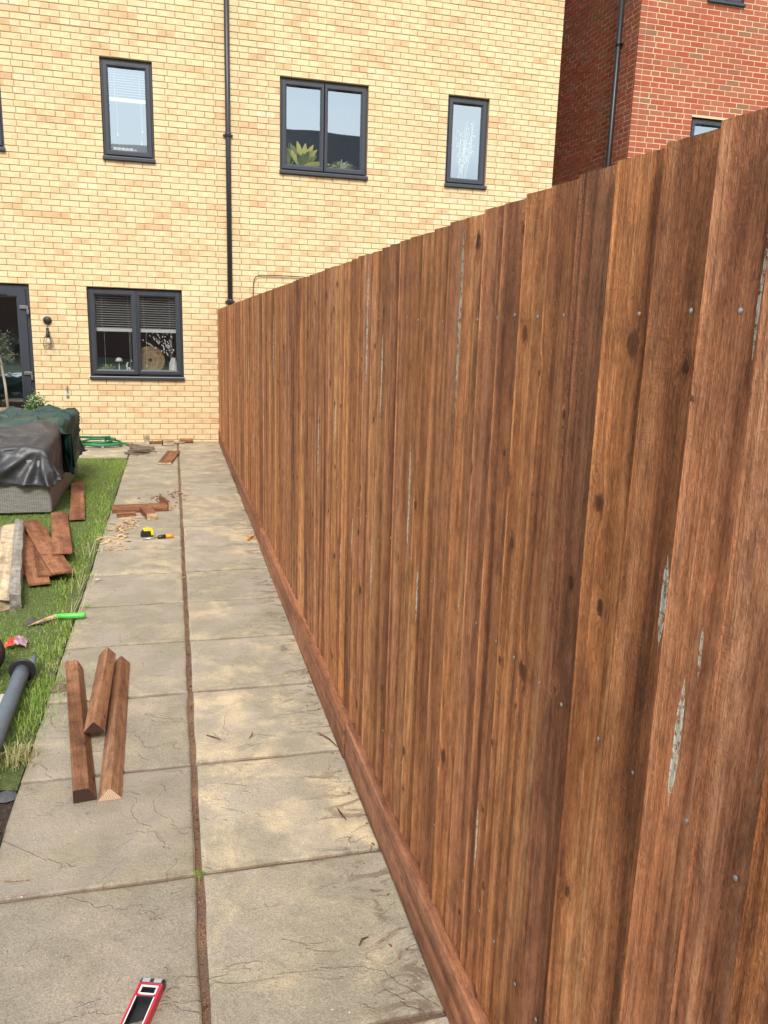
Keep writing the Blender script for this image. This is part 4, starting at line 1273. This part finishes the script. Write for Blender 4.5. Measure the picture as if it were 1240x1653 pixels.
def drape(name, x0, x1, y0, y1, top, hang, mat, label, seed, slope=(0, 0), nx=110, ny=100, flare=.35, lump=1.5, fan=None):
    """sheet laid over a box: flat on top, hanging at the edges with folds"""
    ov = .52
    V = []
    for j in range(ny + 1):
        for i in range(nx + 1):
            a = x0 - ov + (x1 - x0 + 2 * ov) * i / nx
            b = y0 - ov + (y1 - y0 + 2 * ov) * j / ny
            dx = max(x0 - a, 0, a - x1)
            dy = max(y0 - b, 0, b - y1)
            sxn = -1 if a < x0 else 1
            syn = -1 if b < y0 else 1
            d = math.hypot(dx, dy)
            px, py = min(max(a, x0), x1), min(max(b, y0), y1)
            ang = math.atan2(dy, dx)
            hl = hang(px, py, sxn if dx > dy else 0, syn if dy >= dx else 0)
            d = min(d, hl * 1.0)
            f = d / max(hl, .01)
            tz = top + slope[0] * (px - x0) + slope[1] * (py - y0)
            r = .045
            dd = min(d, r * 1.57)
            out_ = r * math.sin(dd / r) + max(0, d - r * 1.57) * .06
            dn = r * (1 - math.cos(dd / r)) + max(0, d - r * 1.57)
            s = (a + b * 1.3)
            fold = (.5 + .5 * math.sin(s * 13 + seed + 2.2 * math.sin(s * 3.7))) * .030 + (.5 + .5 * math.sin(s * 29 + seed * 2)) * .010
            corner = math.sin(2 * ang) * flare * f * .20 if dx > 0 and dy > 0 else 0
            out_ += fold * f * flare * 2 + corner
            X = px + (sxn * out_ * math.cos(ang) if dx > 0 else 0)
            Y = py + (syn * out_ * math.sin(ang) if dy > 0 else 0)
            w = .020 * fract_noise(a * 1.7 + seed, b * 2.1, 1.0) + .011 * fract_noise(a * 3.3 + b * 2, b * 3.1 + seed, 1.8)
            rd = abs(math.sin(a * 4.2 + b * 6.5 + seed + 1.2 * math.sin(a * 2.3 + b)))
            w += .016 * (1 - rd) ** 4
            rd2 = abs(math.sin(a * 7.2 - b * 4.1 + seed * 3 + 1.6 * math.sin(b * 3.3)))
            w += .011 * (1 - rd2) ** 5
            w *= lump
            Z = tz - dn + w * (1 - .75 * f)
            if fan is not None:
                ax, az = X - fan[0], Z - fan[1]
                ds = math.hypot(ax, az)
                if dy > 0 and syn < 0:
                    an_ = math.atan2(az, -ax)
                    Y -= .050 * (.5 + .5 * math.sin(an_ * 11 + 1.0 + 2 * ds)) ** 2 * min(1, ds / .25) * min(1, f * 3)
                elif dy == 0 and b < y0 + .5:
                    an_ = math.atan2(b - y0, -ax)
                    Z += .030 * (.5 + .5 * math.sin(an_ * 7 + .6)) ** 2 * min(1, ds / .3) * (1 - (b - y0) / .5)
            if f > .05:
                X += w * .8 * sxn * (1 if dx > 0 else 0)
                Y += w * .8 * syn * (1 if dy > 0 else 0)
            V.append((X, Y, max(Z, .02)))
    F = [(j * (nx + 1) + i, j * (nx + 1) + i + 1, (j + 1) * (nx + 1) + i + 1, (j + 1) * (nx + 1) + i) for j in range(ny) for i in range(nx)]
    o = add(name, mesh_data(name, V, F, mat, True))
    md = o.modifiers.new('thick', 'SOLIDIFY')
    md.thickness = .003
    return tag(o, label, 'cover', 'plastic covers over the sofa')
def tarp_mat(name, col, rough):
    t = NT(name)
    p = t.pos()
    n1 = t.noise(p, 7, 5, 0.6, 1.0)
    c = t.mix(n1, tuple(c * .7 for c in col), tuple(c * 1.35 for c in col))
    c = t.mix(t.m('MULTIPLY', t.mr(t.noise(p, 16, 4, .7), .58, .75), .35), c, (.22, .22, .21))
    cr = t.m('ABSOLUTE', t.m('SUBTRACT', t.noise(p, 9, 3, .55, 1.2), .5))
    h = t.m('ADD', t.m('MULTIPLY', t.mr(cr, 0, .03), .12), t.noise(p, 60, 3, .6))
    return t.pbr(c, rough, t.bump(h, .0025, .6), Specular_IOR_Level=.5)
M['tarp_dark'] = tarp_mat('dark_grey_tarp', (.030, .032, .036), .42)
M['tarp_green'] = tarp_mat('green_tarp', (.014, .046, .040), .42)
def hang_d(px, py, sx, sy):
    return .36 + .06 * math.sin(px * 5) if sy < 0 else .42
drape('sofa_cover', -3.3, -1.655, -4.33, -3.55, .565, lambda px, py, sx, sy: (.335 + .05 * (px + 1.7)) if sy < 0 else .30 + .17 * min(1, (py + 4.33) / .5), M['tarp_dark'], 'dark grey plastic cover over the front of the sofa', 1.0, slope=(0, .13), fan=(-1.66, .56))
drape('sofa_cover', -3.3, -1.640, -3.62, -2.55, .655, lambda px, py, sx, sy: .09 if sy < 0 else .46, M['tarp_green'], 'dark green plastic cover heaped over the back of the sofa', 3.3, slope=(0, .03), flare=.5, lump=2.4)
# rolled hem of the green cover
hp = [(-3.3 + k * .07, -3.72 + .03 * math.sin(k * .9), .645 + .018 * math.sin(k * .7)) for k in range(21)]

# ------------------------------------------------------------------ odds and ends on the lawn edge
greym = plain('blue_grey_fabric', (.105, .135, .165), .6, .25, 30, .002)
par = empty('folded_parasol', (-1.27, -8.0, 0), 'blue grey rolled parasol tube with black disc lying on the lawn edge', 'parasol')
A, B = Vector((-1.275, -7.76, .055)), Vector((-1.262, -8.95, .038))
pts = [A.lerp(B, k / 14) for k in range(15)]
MB().tube(pts, [.032 + .0015 * math.sin(k * 2.1) for k in range(15)], 16).build('tube', greym, par, smooth=True)
dirn = (A - B).normalized()
sidev = dirn.cross(Vector((0, 0, 1))).normalized()
upv = sidev.cross(dirn)
dm = MB()
for off, rr in ((.0, .075), (.008, .082), (.022, .082), (.028, .074)):
    pass
loops = []
for off, rr in ((-.003, .050), (.0, .056), (.005, .056), (.014, .044)):
    loops.append([A + dirn * off + (sidev * math.cos(2 * math.pi * k / 24) + upv * math.sin(2 * math.pi * k / 24)) * rr for k in range(24)])
dm.loft(loops).build('disc', M['black_metal'], par)
MB().tube([A + dirn * .02 + sidev * .03, A + dirn * .12 + sidev * .03, A + dirn * .17 + sidev * .03], [.017, .015, .003], 10).build('tip', greym, par, smooth=True)
dkm = plain('dark_brown_sacking', (.055, .042, .040), .8, .3, 60, .004)
sm = MB()
loops = []
for k in range(9):
    f = k / 8
    r = .10 * math.sin(math.pi * (0.06 + .88 * f)) ** .6
    loops.append([(-1.458 + r * (1 + .1 * math.sin(5 * a + f * 4)) * math.cos(a), -7.70 + r * 1.1 * math.sin(a), .002 + .26 * f) for a in [2 * math.pi * q / 18 for q in range(18)]])
tag(sm.loft(loops).build('sack', dkm, smooth=True), 'dark brown sack standing at the frame edge behind the parasol', 'sack')

def crumple(name, c, sx, sy, h, mat, label, cat, seed, n=10):
    r = random.Random(seed)
    V = []
    for j in range(n + 1):
        for i in range(n + 1):
            u, v = i / n - .5, j / n - .5
            V.append((c[0] + u * sx + r.uniform(-.1, .1) * sx / n * 3, c[1] + v * sy + r.uniform(-.1, .1) * sy / n * 3, c[2] + h * r.random() * (1.15 - (u * u + v * v) * 3)))
    F = [(j * (n + 1) + i, j * (n + 1) + i + 1, (j + 1) * (n + 1) + i + 1, (j + 1) * (n + 1) + i) for j in range(n) for i in range(n)]
    o = add(name, mesh_data(name, V, F, mat))
    return tag(o, label, cat)
t_ = NT('packet_foil')
p_ = t_.pos()
xx_, yy_, zz_ = t_.sep(p_)
packc = t_.mix(t_.mr(xx_, -1.40, -1.36), (.62, .06, .02), t_.mix(t_.noise(p_, 50, 3), (.30, .05, .10), (.45, .45, .48)))
M['packet'] = t_.pbr(packc, .25, t_.bump(t_.noise(p_, 70, 3), .004))
crumple('crisp_packet', (-1.375, -7.33, .02), .10, .075, .040, M['packet'], 'crumpled red and silver plastic packet on the lawn', 'packet', 4)
crumple('dead_leaf', (-1.335, -7.02, .012), .09, .06, .035, plain('dead_leaf_grey', (.07, .062, .056), .7, .4, 60, .002), 'dark grey shrivelled leaf beside the broken green handle', 'leaf', 9, 7)
gh = empty('broken_tool', (-1.2, -6.99, 0), 'bright green tool handle with a splintered pale wooden shaft', 'tool')
MB().tube([(-1.252, -6.975, .022), (-1.17, -6.985, .022), (-1.10, -6.985, .022), (-1.088, -6.985, .022)], [.012, .016, .0165, .013], 12).build('handle', plain('bright_green_plastic', (.09, .50, .07), .4, .15, 60, .0003), gh, smooth=True)
MB().tube([(-1.24, -6.98, .022), (-1.30, -7.03, .02), (-1.365, -7.075, .012)], [.013, .010, .002], 7).build('shaft', M['cut_wood'], gh)

def stone(c, s, seed, mat, label):
    r = random.Random(seed)
    loops = []
    for f in (0.02, .25, .55, .85, .99):
        rr = math.sin(math.pi * min(.98, .12 + f * .76)) ** .8
        loops.append([(c[0] + s * rr * r.uniform(.75, 1.1) * math.cos(a), c[1] + s * rr * r.uniform(.75, 1.1) * math.sin(a), c[2] + s * .6 * f) for a in [2 * math.pi * q / 9 for q in range(9)]])
    tag(MB().loft(loops).build('stone', mat), label, 'stone', 'stones at the path edge')
slm = plain('dark_slate_stone', (.075, .078, .085), .7, .3, 60, .002)
lsm = plain('pale_stone', (.45, .42, .37), .8, .25, 60, .002)
stone((-1.185, -8.66, -.03), .040, 1, slm, 'dark slate stone in the soil at the slab corner')
stone((-1.20, -8.86, -.03), .035, 2, lsm, 'pale stone in the soil bed at the frame edge')
stone((-1.215, -8.78, -.03), .022, 3, lsm, 'small pale pebble behind the dark slate stone')
stone((-1.115, -7.86, -.012), .050, 5, barkm, 'lump of broken slab edge beside the flat topped rail')
stone((-1.335, -7.93, -.012), .050, 6, lsm, 'pale stone half buried beside the parasol tube')
stone((-1.085, -6.30, .0), .022, 7, lsm, 'small white pebble on the slab near the lawn planks')

# ------------------------------------------------------------------ plants by the door
def leaf_mat(name, a, b, back=0.25):
    t = NT(name)
    r = t.attr('rnd', 'GEOMETRY')
    c = t.mix(r, a, b)
    bs = t.n('BsdfPrincipled', {'Base Color': c, 'Roughness': .5})
    tr = t.n('BsdfTranslucent', {'Color': c})
    mx = t.n('MixShader', {0: back, 1: bs, 2: tr})
    t.t.links.new(mx.outputs[0], t.out.inputs[0])
    return t.mat
def leaf_cloud(name, pts, size, mat, parent, asp=.35, seed=0):
    r = np.random.default_rng(seed)
    n = len(pts)
    d = r.normal(size=(n, 3))
    d[:, 2] = np.abs(d[:, 2]) * .6
    d /= np.linalg.norm(d, axis=1)[:, None]
    s = np.cross(d, r.normal(size=(n, 3)))
    s /= np.linalg.norm(s, axis=1)[:, None]
    L = (size * r.uniform(.6, 1.3, n))[:, None]
    P = np.asarray(pts)
    V = np.stack([P, P + d * L * .5 + s * L * asp * .5, P + d * L, P + d * L * .5 - s * L * asp * .5], 1).reshape(-1, 3)
    F = [(4 * i, 4 * i + 1, 4 * i + 2, 4 * i + 3) for i in range(n)]
    me = mesh_data(name, V.tolist(), F, mat)
    at = me.attributes.new('rnd', 'FLOAT', 'POINT')
    at.data.foreach_set('value', np.repeat(r.random(n), 4).astype(np.float32))
    return add(name, me, parent)
olive = empty('olive_tree', (-2.60, -.60, .45), 'small olive tree with round grey green crown before the door', 'tree')
MB().tube([(-2.585, -.60, .46), (-2.60, -.60, .8), (-2.635, -.6, 1.12), (-2.66, -.6, 1.3)], [.017, .015, .012, .007], 8).build('trunk', plain('pale_bark', (.42, .37, .29), .8, .3, 60, .002), olive, smooth=True)
br = MB()
cpts = []
for k in range(46):
    a, e = rng.uniform(0, 6.28), rng.uniform(-.35, 1.3)
    l = rng.uniform(.14, .30)
    d = Vector((math.cos(a) * math.cos(e), math.sin(a) * math.cos(e), math.sin(e)))
    s0 = Vector((-2.64, -.6, 1.08 + .15 * rng.random()))
    e0 = s0 + d * l + Vector((0, 0, -.02))
    br.tube([s0, s0.lerp(e0, .5) + Vector((0, 0, .02)), e0], [.003, .002, .001], 4)
    for q in range(34):
        cpts.append(tuple(s0.lerp(e0, rng.uniform(.3, 1.05)) + Vector([rng.gauss(0, .016) for _ in range(3)])))
br.build('branch', M['black_metal'], olive)
leaf_cloud('crown', cpts, .034, leaf_mat('olive_leaf', (.045, .075, .040), (.20, .24, .17)), olive, .3, 1)
wick = NT('wicker')
p_ = wick.pos()
xw, yw, zw = wick.sep(p_)
hw = wick.noise(wick.vec(wick.m('MULTIPLY', xw, 30), wick.m('MULTIPLY', yw, 30), wick.m('MULTIPLY', zw, 160)), 1.0, 3, .6)
M['wicker'] = wick.pbr(wick.ramp(hw, [(.3, (.09, .05, .03)), (.6, (.36, .24, .15)), (.8, (.5, .36, .24))]), .8, wick.bump(hw, .01))
bk = empty('planter_basket', (-2.62, -.60, 0), 'brown wicker planter basket under the olive tree', 'planter')
MB().lathe([(.18, .0), (.22, .25), (.235, .47), (.24, .49), (.225, .50), (.21, .48)], (-2.66, -.60, 0), 24, True).build('basket', M['wicker'], bk, smooth=True)
for k in range(6):
    MB().lathe([(.205 + k * .007, 0), (.222 + k * .0065, .014), (.212 + k * .0065, .03)], (-2.66, -.60, .05 + k * .075), 24, False).build('woven_band', M['wicker'], bk, smooth=True)
fl = empty('flowering_plant', (-2.25, -.72, 0), 'leafy potted plant with tiny white flowers behind the sofa cover', 'plant')
gp, wp = [], []
for k in range(44):
    a, rr = rng.uniform(0, 6.28), .13 * math.sqrt(rng.random())
    bx_, by_ = -2.25 + rr * math.cos(a), -.72 + rr * math.sin(a)
    h = .50 + rng.uniform(.02, .27) * (1 - rr * 2)
    for q in range(26):
        z = rng.uniform(.40, h)
        gp.append((bx_ + rng.gauss(0, .014), by_ + rng.gauss(0, .014), z))
    for q in range(7):
        wp.append((bx_ + rng.gauss(0, .016), by_ + rng.gauss(0, .016), h - rng.random() * .09))
leaf_cloud('foliage', gp, .035, leaf_mat('fresh_leaf', (.04, .12, .015), (.16, .28, .05)), fl, .5, 2)
leaf_cloud('flowers', wp, .014, leaf_mat('white_petal', (.7, .72, .68), (.85, .85, .80)), fl, .9, 3)
MB().lathe([(.11, .0), (.14, .38), (.15, .42), (.13, .42)], (-2.25, -.72, 0), 20).build('pot', plain('clay_pot', (.25, .12, .07), .8), fl, smooth=True)

# wall lamp and hanging thermometer
lamp = empty('wall_lamp', (-2.15, 0, 1.59), 'black caged pendant bulb lamp on the brick wall beside the door', 'lamp')
lm = MB().lathe([(.052, 0), (.052, .018), (.044, .026)], (0, 0, 0), 18)
lm.xf(Matrix.Translation((-2.15, -.001, 1.588)) @ Matrix.Rotation(R(90), 4, 'X')).build('wall_plate', M['black_metal'], lamp, smooth=True)
MB().tube([(-2.15, -.02, 1.585), (-2.15, -.055, 1.56), (-2.15, -.06, 1.49)], .004, 6).build('cord', M['black_metal'], lamp)
MB().tube([(-2.15, -.06, 1.495), (-2.15, -.06, 1.40), (-2.15, -.06, 1.372)], [.017, .021, .024], 12).build('socket', M['black_metal'], lamp, smooth=True)
t_ = NT('clear_bulb')
b_ = t_.n('BsdfPrincipled', {'Base Color': (.92, .88, .80, 1), 'Roughness': .08, 'Alpha': .45})
t_.t.links.new(b_.outputs[0], t_.out.inputs[0])
MB().lathe([(.012, .075), (.016, .06), (.027, .03), (.026, .012), (.014, .0)], (-2.15, -.06, 1.298), 12).build('bulb', t_.mat, lamp, smooth=True)
for k in range(7):
    a = 2 * math.pi * k / 7
    c, s = math.cos(a), math.sin(a)
    MB().tube([(-2.15 + r_ * c, -.06 + r_ * s, z_) for r_, z_ in ((.022, 1.40), (.050, 1.36), (.066, 1.265), (.048, 1.235))], .0024, 5).build('cage_wire', M['black_metal'], lamp)
for r_, z_ in ((.066, 1.265), (.048, 1.235)):
    MB().tube([(-2.15 + r_ * math.cos(2 * math.pi * k / 20), -.06 + r_ * math.sin(2 * math.pi * k / 20), z_) for k in range(21)], .0024, 5).build('cage_ring', M['black_metal'], lamp)
hk = empty('hanging_ornament', (-1.957, -.02, .66), 'small grey hanging ornament with a blue bead on the brick wall', 'ornament')
MB().tube([(-1.955, -.012, .755), (-1.957, -.016, .71), (-1.957, -.018, .66)], [.006, .012, .007], 8).build('chain', plain('pewter', (.16, .15, .14), .5, .3), hk)
MB().lathe([(.004, .05), (.016, .03), (.020, .015), (.010, 0)], (-1.958, -.024, .605), 10).build('bead', plain('blue_glass_bead', (.10, .33, .55), .15), hk, smooth=True)
# hoop behind the fence
cb = MB().tube([(.492, -.03, .02), (.488, -.03, 1.8), (.492, -.03, 2.13), (.505, -.03, 2.215), (.535, -.03, 2.255), (.60, -.03, 2.272), (.9, -.03, 2.278), (1.5, -.03, 2.27), (1.58, -.03, 2.24), (1.6, -.03, 2.15), (1.6, -.03, .02)], .0065, 8)
tag(cb.build('wire_hoop', plain('rusty_dark_wire', (.085, .05, .035), .7, .3, 60, .001), smooth=True), 'thin dark wire hoop against the house wall behind the fence', 'wire hoop')

# ------------------------------------------------------------------ things behind the windows
def blind(x0, x1, ztop, zbot, y, label, pitch=.030, stack=.05, tilt=.12):
    b = empty('venetian_blind', ((x0 + x1) / 2, y, zbot), label, 'blind', 'venetian blinds')
    MB().box((x0, y - .02, ztop - .03), (x1, y + .02, ztop), .003).build('head_rail', M['blind'], b)
    sl = MB().box((x0, -.020, -.0012), (x1, .020, .0012)).data('slat', M['blind'])
    z = zbot + stack
    while z < ztop - .04:
        add('slat', sl, b, (0, y, z), (tilt, 0, 0))
        z += pitch
    MB().box((x0, y - .022, zbot), (x1, y + .022, zbot + stack - .008), .003).build('stack', M['blind'], b)
    cords = MB()
    for cx in (x0 + .08, x1 - .08):
        cords.tube([(cx, y - .021, zbot + stack), (cx, y - .021, ztop - .03)], .0012, 4)
    for cx, dz in ((x0 + .10, .42), (x1 - .06, .36), (x1 - .075, .52)):
        cords.tube([(cx, y - .03, zbot), (cx, y - .03, zbot - dz * (ztop - zbot) / .5)], .0013, 4)
        cords.tube([(cx, y - .03, zbot - dz * (ztop - zbot) / .5), (cx, y - .03, zbot - dz * (ztop - zbot) / .5 - .03)], [.003, .008], 6)
    o = cords.build('cords', M['blind'], b)
a = OP['a']
sill_z = a[2] + .03
# inner window boards
for nm in 'abcd':
    q = OP[nm]
    MB().box((q[0] + .003, .133, q[2] + .03), (q[1] - .003, .40, q[2] + .055)).build('window_board', M['white'], house)
blind(a[0] + .09, -1.075, 1.97, 1.468, .105, 'half raised white venetian blind in the left ground floor pane')
blind(-1.035, a[1] - .09, 1.97, 1.468, .105, 'half raised white venetian blind in the right ground floor pane')
b_ = OP['b']
blind(b_[0] + .08, b_[1] - .08, b_[3] - .04, 4.30, .105, 'white venetian blind in the narrow upper window beside the downpipe', tilt=.15)
SZ = a[2] + .056
lp = empty('table_lamp', (-1.30, .15, SZ), 'small white mushroom lamp on the ground floor window sill', 'lamp')
MB().lathe([(.030, 0), (.030, .006), (.006, .012), (.005, .20)], (-1.30, .15, SZ), 14).build('stand', M['white'], lp, smooth=True)
MB().lathe([(.048, .0), (.047, .016), (.036, .040), (.018, .052), (.002, .055)], (-1.30, .15, SZ + .175), 18).build('lamp_shade', M['white'], lp, smooth=True)
su = empty('succulent', (-1.455, .15, SZ), 'bright green succulent in a white dish on the ground floor sill', 'plant')
MB().lathe([(.05, 0), (.075, .02), (.08, .03), (.07, .03)], (-1.455, .15, SZ), 16).build('dish', M['white'], su, smooth=True)
leaf_cloud('leaves', [(-1.455 + rng.gauss(0, .030), .15 + rng.gauss(0, .02), SZ + .03 + abs(rng.gauss(0, .035))) for _ in range(240)], .048, leaf_mat('succulent_leaf', (.22, .33, .04), (.50, .60, .14)), su, .6, 5)
fg = MB()
fgp = [(-1.205, SZ), (-1.20, SZ + .05), (-1.215, SZ + .08), (-1.195, SZ + .12), (-1.185, SZ + .16), (-1.178, SZ + .17), (-1.172, SZ + .13), (-1.180, SZ + .09), (-1.168, SZ + .05), (-1.170, SZ)]
fg.tube([(-1.195, .15, SZ), (-1.205, .15, SZ + .05), (-1.190, .15, SZ + .09), (-1.205, .15, SZ + .12), (-1.185, .15, SZ + .17)], [.024, .022, .012, .015, .006], 10)
fg.tube([(-1.170, .15, SZ), (-1.160, .15, SZ + .06), (-1.172, .15, SZ + .10)], [.012, .009, .008], 8)
tag(fg.build('figurine', M['white'], smooth=True), 'white curvy figurine beside the mushroom lamp on the sill', 'figurine')
# round woven disc
dsk = empty('woven_disc', (-.90, .175, SZ), 'round straw coloured woven disc leaning in the ground floor window', 'ornament')
t_ = NT('straw')
o_ = t_.obj()
xs, ys_, zs_ = t_.sep(o_)
an = t_.m('ARCTAN2', zs_, xs)
rd = t_.m('SQRT', t_.m('ADD', t_.m('MULTIPLY', xs, xs), t_.m('MULTIPLY', zs_, zs_)))
pat = t_.noise(t_.vec(t_.m('MULTIPLY', an, 14), t_.m('MULTIPLY', rd, 18), 0.0), 1.0, 3, .6)
ringm = t_.m('PINGPONG', t_.m('MULTIPLY', rd, 14), .5)
cc = t_.mix(t_.mr(pat, .35, .65), (.20, .12, .055), (.56, .41, .22))
cc = t_.mix(t_.m('MULTIPLY', t_.mr(ringm, .08, .0), .8), cc, (.08, .05, .025))
cc = t_.mix(t_.mr(rd, .026, .018), cc, (.03, .018, .01))
M['straw'] = t_.pbr(cc, .8, t_.bump(pat, .01))
dd = MB()
prf = [(.0, -.012), (.10, -.014), (.185, -.010), (.195, 0), (.185, .010), (.0, .012)]
loops = [[(r_ * math.cos(2 * math.pi * k / 32), y_, r_ * math.sin(2 * math.pi * k / 32)) for k in range(32)] for r_, y_ in [(max(p[0], .001), p[1]) for p in prf]]
dd.loft(loops).build('disc', M['straw'], dsk, local=True, loc=(.008, 0, .20), rot=(R(-8), 0, 0), smooth=True)
vs = empty('vase', (-.585, .15, SZ), 'white tapered vase at the edge of the ground floor window', 'vase')
MB().lathe([(.058, 0), (.062, .06), (.056, .16), (.034, .22), (.030, .24), (.026, .24)], (-.590, .15, SZ), 18).build('body', M['white'], vs, smooth=True)
wl = empty('willow_branches', (-.59, .15, SZ + .2), 'dark pussy willow branches with white buds in the vase', 'branches')
bm, bd = MB(), []
for k in range(15):
    an = rng.uniform(-1.15, -.02)
    l = rng.uniform(.22, .50)
    e = Vector((-.59 + l * math.sin(an), .15 + rng.uniform(-.045, .05), SZ + .22 + l * math.cos(an)))
    s0 = Vector((-.59, .15, SZ + .20))
    m_ = s0.lerp(e, .5) + Vector((rng.uniform(-.02, .02), 0, .02))
    bm.tube([s0, m_, e], [.003, .0024, .0015], 5)
    for q in range(7):
        f = rng.uniform(.35, 1)
        bd.append(s0.lerp(m_, f * 2) if f < .5 else m_.lerp(e, f * 2 - 1))
bm.build('stems', plain('dark_twig', (.03, .022, .018), .8, .3), wl)
bb = MB()
for p in bd:
    n0 = len(bb.v)
    bb.lathe([(.002, -.014), (.0075, -.006), (.0085, .002), (.003, .014)], (0, 0, 0), 7)
    bb.xf(Matrix.Translation(p + Vector((rng.uniform(-.006, .006), -.006, 0))) @ Matrix.Rotation(rng.uniform(-.6, .2), 4, 'Y'), n0)
bb.build('buds', M['white'], wl, smooth=True)

# upper windows: house plants, books
c = OP['c']
UZ = c[2] + .056
tr = empty('window_planter', (1.2, .16, UZ), 'terracotta trough on the sill of the upper double window', 'planter')
MB().box((.99, .135, UZ), (1.36, .24, UZ + .055), .006).build('trough', plain('terracotta', (.50, .27, .16), .8, .15), tr)
def spiky(name, c, n, L, w, mats, label, spread=.9, droop=.25, seed=1):
    e = empty(name, c, label, 'plant')
    r = random.Random(seed)
    for k in range(n):
        a = r.uniform(0, 6.28)
        el = r.uniform(.35, 1.45)
        l = L * r.uniform(.65, 1.1)
        d = Vector((math.cos(a) * math.cos(el) * spread, math.sin(a) * math.cos(el) * .4, math.sin(el)))
        s = d.cross(Vector((0, 1, .2))).normalized()
        mb = MB()
        prev = None
        V, Fq = [], []
        for q in range(6):
            f = q / 5
            p = Vector(c) + d * l * f + Vector((0, 0, -droop * l * f * f))
            ww = w * (math.sin(math.pi * (.18 + .8 * f)) ** .8) * .5
            V += [tuple(p - s * ww), tuple(p + Vector((0, -.004, 0))), tuple(p + s * ww)]
        for q in range(5):
            Fq += [(q * 3, q * 3 + 1, q * 3 + 4, q * 3 + 3), (q * 3 + 1, q * 3 + 2, q * 3 + 5, q * 3 + 4)]
        add('leaf', mesh_data('leaf', V, Fq, r.choice(mats), True), e)
    return e
lm1 = plain('yellow_green_leaf', (.66, .62, .14), .45, .3, 25, .0)
lm2 = plain('mid_green_leaf', (.22, .30, .05), .45, .3, 25, .0)
lm3 = plain('pale_strap_leaf', (.55, .58, .40), .5, .2, 25, .0)
spiky('house_plant', (1.19, .17, UZ + .05), 24, .46, .085, [lm1, lm1, lm2], 'yellow green spiky house plant in the upper double window', seed=3)
spiky('spider_plant', (1.72, .165, UZ + .06), 60, .44, .016, [lm3, lm3, lm2], 'tangled pale spider plant in the right pane of the upper window', 1.0, .75, seed=5)
spiky('trailing_plant', (1.00, .16, UZ + .05), 16, .42, .014, [lm2], 'thin green trailing plant at the left edge of the upper double window', .5, .2, seed=8)
MB_ = MB().lathe([(.05, 0), (.07, .07), (.065, .07)], (1.72, .165, UZ), 16)
tag(MB_.build('plant_pot', M['white'], smooth=True), 'white pot holding the pale spider plant', 'pot')
d = OP['d']
DZ = d[2] + .056
st = empty('faux_tree', (3.46, .17, DZ), 'white stemmed indoor plant with pale leaves in the right upper window', 'plant')
sm, lp_ = MB(), []
for k in range(7):
    x0 = 3.40 + k * .022
    top = Vector((3.36 + rng.uniform(0, .26), .165 + rng.uniform(-.03, .05), DZ + rng.uniform(.45, .88)))
    s0 = Vector((x0, .17, DZ + .06))
    m_ = s0.lerp(top, .5) + Vector((rng.uniform(-.03, .03), 0, 0))
    sm.tube([s0, m_, top], [.006, .005, .002], 6)
    for q in range(44):
        f = rng.uniform(.35, 1.0)
        p = s0.lerp(m_, f * 2) if f < .5 else m_.lerp(top, f * 2 - 1)
        lp_.append(tuple(p + Vector((rng.gauss(0, .03), rng.gauss(0, .02), rng.gauss(0, .02)))))
sm.build('stems', M['white'], st, smooth=True)
leaf_cloud('leaves', lp_, .045, leaf_mat('pale_leaf', (.45, .55, .40), (.80, .84, .72)), st, .45, 7)
MB().box((3.28, .135, DZ), (3.47, .24, DZ + .07), .004).build('box', M['white'], st)
bz = b_[2] + .056
bx0 = b_[0] + .115
kinds = [(.80, .80, .78), (.72, .74, .76), (.82, .80, .74), (.75, .76, .78), (.80, .78, .76), (.50, .36, .22), (.46, .34, .22), (.40, .30, .20)]
labs = ['white book at the left end of the row in the narrow upper window', 'second book from the left in the narrow upper window', 'third book from the left in the narrow upper window', 'fourth book from the left in the narrow upper window', 'fifth book, last of the white ones in the narrow upper window', 'tall tan book next to the white ones in the upper window', 'lower tan book in the narrow upper window', 'brown book at the right end of the upper window row']
for k in range(8):
    hgt = .125 if k < 5 else (.115 if k == 5 else .085)
    bo = empty('book', (bx0 + .025, .18, bz), labs[k], 'book', 'books on the upper window sill')
    MB().box((bx0, .135, bz), (bx0 + .044, .235, bz + hgt), .004).build('cover', plain('book_cover', kinds[k], .6, .06), bo)
    MB().box((bx0 + .005, .139, bz + .004), (bx0 + .039, .237, bz + hgt + .0015)).build('pages', M['blind'], bo)
    bx0 += .049
